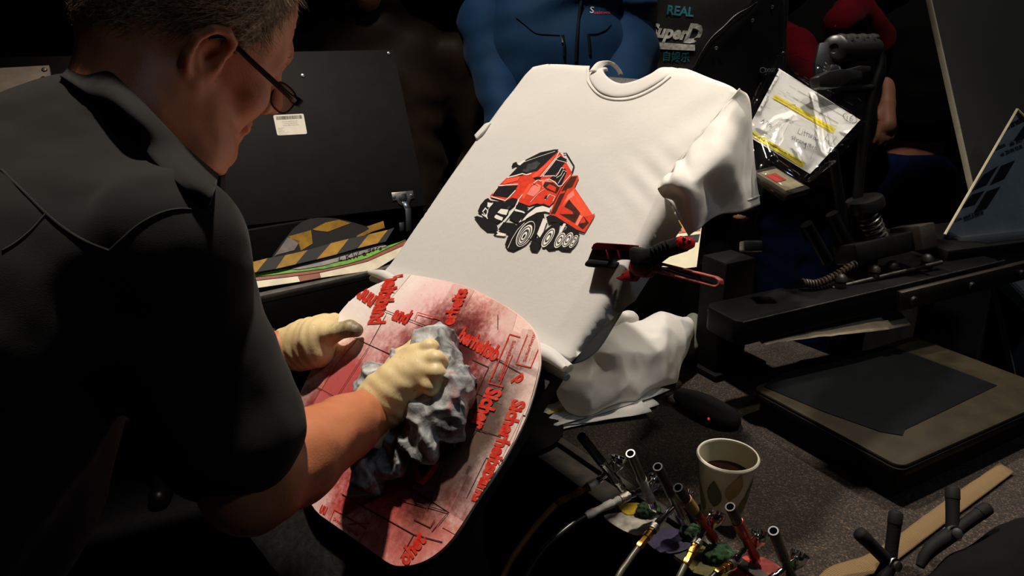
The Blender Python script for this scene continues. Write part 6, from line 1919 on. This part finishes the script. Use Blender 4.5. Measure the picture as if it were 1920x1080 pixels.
def airbrush(label, tail, nose, bands, body, hose_px, hose_m, fit, cup_side=1):
    """tail, nose: (px, py, depth); bands: [(t0, t1, material)] along the handle; hose_px: pixel path with depth"""
    T, N = at(*tail), at(*nose)
    D = (N - T); L = D.length; M = axis(T, D)
    root = empty('airbrush', tuple(N), label, 'airbrush', 'airbrushes in the rack')
    s = L / .14
    R = .0062
    lathe('handle', [(.0042, .012), (.0042, 0), (.0058, 0), (.0062, .004), (.0060, .03 * s), (R, .055 * s)], M, bands[0][2], root, 20)
    for t0, t1, m in bands[1:]:
        lathe('handle_band', [(R * .9, t0 * s), (R + .0006, t0 * s + .0005), (R + .0006, t1 * s - .0005), (R * .9, t1 * s)], M, m, root, 20)
    lathe('barrel', [(.0058, .055 * s), (.0064, .056 * s), (.0064, .060 * s), (.0058, .062 * s), (.0058, .098 * s), (.0066, .100 * s), (.0066, .106 * s), (.0056, .108 * s)], M, body, root, 20)
    lathe('nozzle', [(.0056, .108 * s), (.0050, .118 * s), (.0056, .119 * s), (.0056, .124 * s), (.003, .132 * s), (.0012, .139 * s), (0, .14 * s)], M, M_chr, root, 18)
    up = (CAM - T); up = (up - D.normalized() * up.dot(D.normalized())).normalized()
    rt_ = D.normalized().cross(up); rt_ = rt_ if rt_.x > 0 else -rt_
    side = (rt_ * .9 + UP * .35).normalized()
    tp = M @ Vector((0, 0, .074 * s))
    tube('trigger_stem', [tp, tp + side * .012], .0016, M_chr, root, 8)
    lathe('trigger_pad', [(0, .0), (.0042, .0), (.0048, .0012), (.0036, .0026), (0, .003)], axis(tp + side * .012, side), M_chr, root, 14)
    cpb = M @ Vector((0, 0, .094 * s)) + side * .005
    cdir = (side * .6 + UP * .8).normalized()
    lathe('paint_cup', [(.002, 0), (.003, .003), (.0085, .010), (.0112, .018), (.0115, .022), (.0106, .022), (.0102, .018), (.0078, .011), (.001, .006)], axis(cpb, cdir), M_chr, root, 24)
    vp = M @ Vector((0, 0, .080 * s))
    H = [at(*p) for p in hose_px]
    hd = (H[0] - vp)
    vl = hd.length; vd = hd.normalized()
    MV = axis(vp, hd)
    lathe('air_valve', [(.0032, 0), (.0032, vl * .25), (.0044, vl * .26), (.0044, vl * .42), (.0034, vl * .43), (.0034, vl * .6), (.0048, vl * .61), (.0048, vl * .9), (.0036, vl)], MV, M_chr, root, 12)
    hd2 = H[1] - H[0]; v2 = hd2.length; MH = axis(H[0], hd2)
    hs = empty('air_hose', tuple(H[1]), label.replace('airbrush', 'air hose of the airbrush', 1) if False else None)
    o = lathe('hose_connector', [(.0036, 0), (.0052, .0008), (.0052, v2 * .30), (.0040, v2 * .32), (.0040, v2 * .38), (.0056, v2 * .40), (.0056, v2 * .56), (.0046, v2 * .58), (.0046, v2 * .80), (.0054, v2 * .81), (.0054, v2 * .94), (.0038, v2)], MH, fit, hs, 6 if fit is M_brs else 16)
    lathe('knurled_nut', [(.0054, v2 * .02), (.0062, v2 * .03), (.0062, v2 * .22), (.0054, v2 * .23)], MH, M_knurl, hs, 18)
    tube('hose', H[1:], .0038, hose_m, hs, 10, 10)
    return root, hs
M_hs1 = mat('amber hose', S(138, 94, 46), .3, var=.15)
M_hs2 = mat('smoke hose', S(26, 22, 22), .3, var=.15)
M_hs3 = mat('olive hose', S(62, 58, 40), .35, var=.15)
M_stl = mat('satin steel', S(150, 150, 148), .3, 1, var=.1, scale=60)
M_tan = mat('tan tape', S(156, 120, 60), .5, var=.15)
M_rdb = mat('red anodised', S(150, 34, 26), .3, .4, var=.15)
M_grb = mat('green anodised', S(70, 92, 66), .3, .4, var=.15)
HB = [(0, .055, M_blkp)]
SPEC = [('leftmost airbrush with a long black handle, amber hose', (1090, 818, .905), (1176, 928, .985), HB, M_chr, [(1120, 904, .955), (1042, 946, .93), (1012, 978, .92), (975, 1025, .905), (948, 1070, .89), (925, 1140, .87)], M_hs1, M_brs),
        ('airbrush with a clear grey handle and a paint-crusted white coupling', (1182, 850, .875), (1230, 962, .965), [(0, .055, M_stl)], M_whp, [(1180, 928, .935), (1098, 968, .90), (1065, 990, .89), (1020, 1030, .875), (990, 1075, .86), (965, 1140, .84)], M_hs2, M_whp),
        ('airbrush with a plain black handle standing between the sponges', (1233, 875, .86), (1292, 992, .945), HB, M_stl, [(1230, 985, .90), (1196, 1028, .87), (1180, 1050, .86), (1160, 1080, .845), (1140, 1130, .83)], M_hs3, M_brs),
        ('airbrush with a tan band on its black handle', (1271, 914, .84), (1356, 1036, .93), [(0, .055, M_blkp), (.022, .046, M_tan)], M_rdb, [(1310, 1012, .885), (1284, 1060, .86), (1272, 1085, .85), (1255, 1120, .84), (1240, 1160, .83)], M_hs3, M_brs),
        ('airbrush with a red banded handle and red barrel', (1369, 950, .83), (1428, 1072, .91), [(0, .055, M_blkp), (.028, .055, M_rdb)], M_rdb, [(1375, 1055, .87), (1342, 1076, .85), (1325, 1095, .845), (1310, 1130, .835)], M_hs2, M_brs),
        ('rightmost airbrush with a dark handle and green barrel', (1450, 995, .81), (1494, 1110, .89), HB, M_grb, [(1440, 1090, .85), (1410, 1115, .84), (1390, 1140, .83)], M_hs2, M_brs)]
HLAB = ['amber air hose with brass connectors curving down at the left', 'dark air hose with a white crusted coupling', 'olive air hose with brass connector below the third airbrush',
        'air hose with a brass connector below the tan banded airbrush', 'dark air hose plugged into the red airbrush', 'dark air hose plugged into the green airbrush']
for sp_c, hl in zip(SPEC, HLAB):
    r_, h_ = airbrush(*sp_c)
    tag(h_, hl, 'hose', 'air hoses of the airbrushes')

# ------------------------------------------------------------------ small things on the right of the table
dv = empty('black_device', tuple(onz(1325, 770, TZ)), 'low black device with a red light left of the heat press', 'device')
c_ = np.array(tuple(onz(1322, 768, TZ + .012)))
RT3 = np.stack([np.array(tuple(wt_)), np.array(tuple(ht_)), np.array((0, 0, 1.0))], 1)
sdf('device_body', [('e', c_ + np.array((0, 0, .004)), (.065, .030, .018), RT3, .004), ('e', c_ + np.array(tuple(wt_)) * .03, (.035, .026, .015), RT3, .01), ('c', c_ - np.array(tuple(wt_)) * .05 + np.array((0, 0, .006)), c_ + np.array(tuple(wt_)) * .05 + np.array((0, 0, .002)), .012, .010, .004)], .0028, M_rub, dv, lambda P: np.maximum(0, TZ + .004 - P[:, 2]) * 1.5, .01, .01)
ld = Vector(tuple(c_)) + Vector((-.004, -.040, .006))
t = NT('red indicator'); t.b.inputs['Base Color'].default_value = S(200, 20, 20); t.b.inputs['Emission Color'].default_value = (1, .03, .03, 1); t.b.inputs['Emission Strength'].default_value = .6
lathe('indicator_light', [(0, -.004), (.0026, -.004), (.0026, .0002), (.002, .0014), (0, .0020)], axis(ld, CAM - ld), t.m, dv, 12)
t = NT('beige webbing')
co = t.coord()
wvx = t.node('ShaderNodeTexWave', wave_type='BANDS', bands_direction='DIAGONAL'); wvx.inputs['Scale'].default_value = 160; wvx.inputs['Distortion'].default_value = 1.0
t.link(co, wvx.inputs[0])
t.link(t.mix(wvx.outputs[0], S(80, 62, 36), S(122, 98, 62)), t.b.inputs['Base Color']); t.set(Roughness=.9); t.bump(wvx.outputs[0], .5, .001)
top_ = [(1530, 1085), (1560, 1062), (1620, 1042), (1672, 1012), (1740, 962), (1800, 920), (1874, 868)]
bot_ = [(1600, 1100), (1640, 1082), (1672, 1058), (1712, 1028), (1772, 982), (1832, 938), (1901, 886)]
rows = [[tuple(onz(x, y, TZ + .006)) for x, y in top_], [tuple(onz((a[0] + b[0]) / 2, (a[1] + b[1]) / 2, TZ + .008)) for a, b in zip(top_, bot_)], [tuple(onz(x, y, TZ + .006)) for x, y in bot_]]
tag(cloth('webbing_strap', rows, 8, 4, t.m, None, lambda u, v, P: .001 * vnoise(P, 60, 2), .0016), 'beige woven strap lying across the right corner of the table', 'strap')
M_bagf = mat('black bag fabric', S(11, 10, 10), .9, spec=.1, var=.2, scale=30, bump=.4, bscale=500)
bgp = [('c', az(1830, 1080, .86), az(1930, 1010, .90), .028, .03, .03), ('c', az(1860, 1120, .84), az(1950, 1070, .86), .035, .035, .03), ('c', az(1760, 1110, .85), az(1800, 1100, .85), .02, .025, .03)]
tag(sdf('shoulder_bag', bgp, .006, M_bagf, None, lambda P: .006 * vnoise(P, 24, 3) + np.maximum(0, TZ + .006 - P[:, 2]) * .9, .03, .03), 'black fabric bag in the lower right corner', 'bag')
def spring_clamp(label, a, b, piv, jaw):
    A, B, Pv, J = at(*a), at(*b), at(*piv), at(*jaw)
    root = empty('spring_clamp', tuple(Pv), label, 'clamp', 'black spring clamps in the lower right corner')
    for H_ in (A, B):
        tube('handle', [Pv, Pv.lerp(H_, .35), Pv.lerp(H_, .8), H_], [.008, .0075, .0078, .007], M_rub, root, 12, 3)
        e = (H_ - Pv).normalized()
        tube('handle_cap', [H_ - e * .012, H_, H_ + e * .003], [.0084, .0082, .005], M_rub, root, 12)
        tube('jaw', [Pv, Pv.lerp(J, .6) + (H_ - Pv).cross(FW).normalized() * .006, J], [.009, .008, .005], M_rub, root, 10, 3)
    ax2 = (A - Pv).cross(B - Pv).normalized(); ax2 = ax2 if ax2.dot(CAM - Pv) > 0 else -ax2
    lathe('pivot_pin', [(0, 0), (.006, 0), (.006, .003), (.003, .004), (0, .004)], axis(Pv + ax2 * .010, ax2), M_dsteel, root, 14)
    cl = []
    q = ax2.orthogonal().normalized(); r = ax2.cross(q)
    for k in range(40): cl.append(Pv + ax2 * (-.008 + .016 * k / 39) + (q * math.cos(k * .8) + r * math.sin(k * .8)) * .0085)
    tube('coil_spring', cl, .0013, M_dsteel, root, 5)
spring_clamp('black spring clamp with its handles spread, nearest to the airbrushes', (1612, 1000, .855), (1680, 962, .875), (1668, 1056, .87), (1650, 1120, .85))
spring_clamp('black spring clamp lying on the beige strap by the bag', (1786, 916, .89), (1852, 952, .88), (1786, 1000, .875), (1725, 1062, .86))
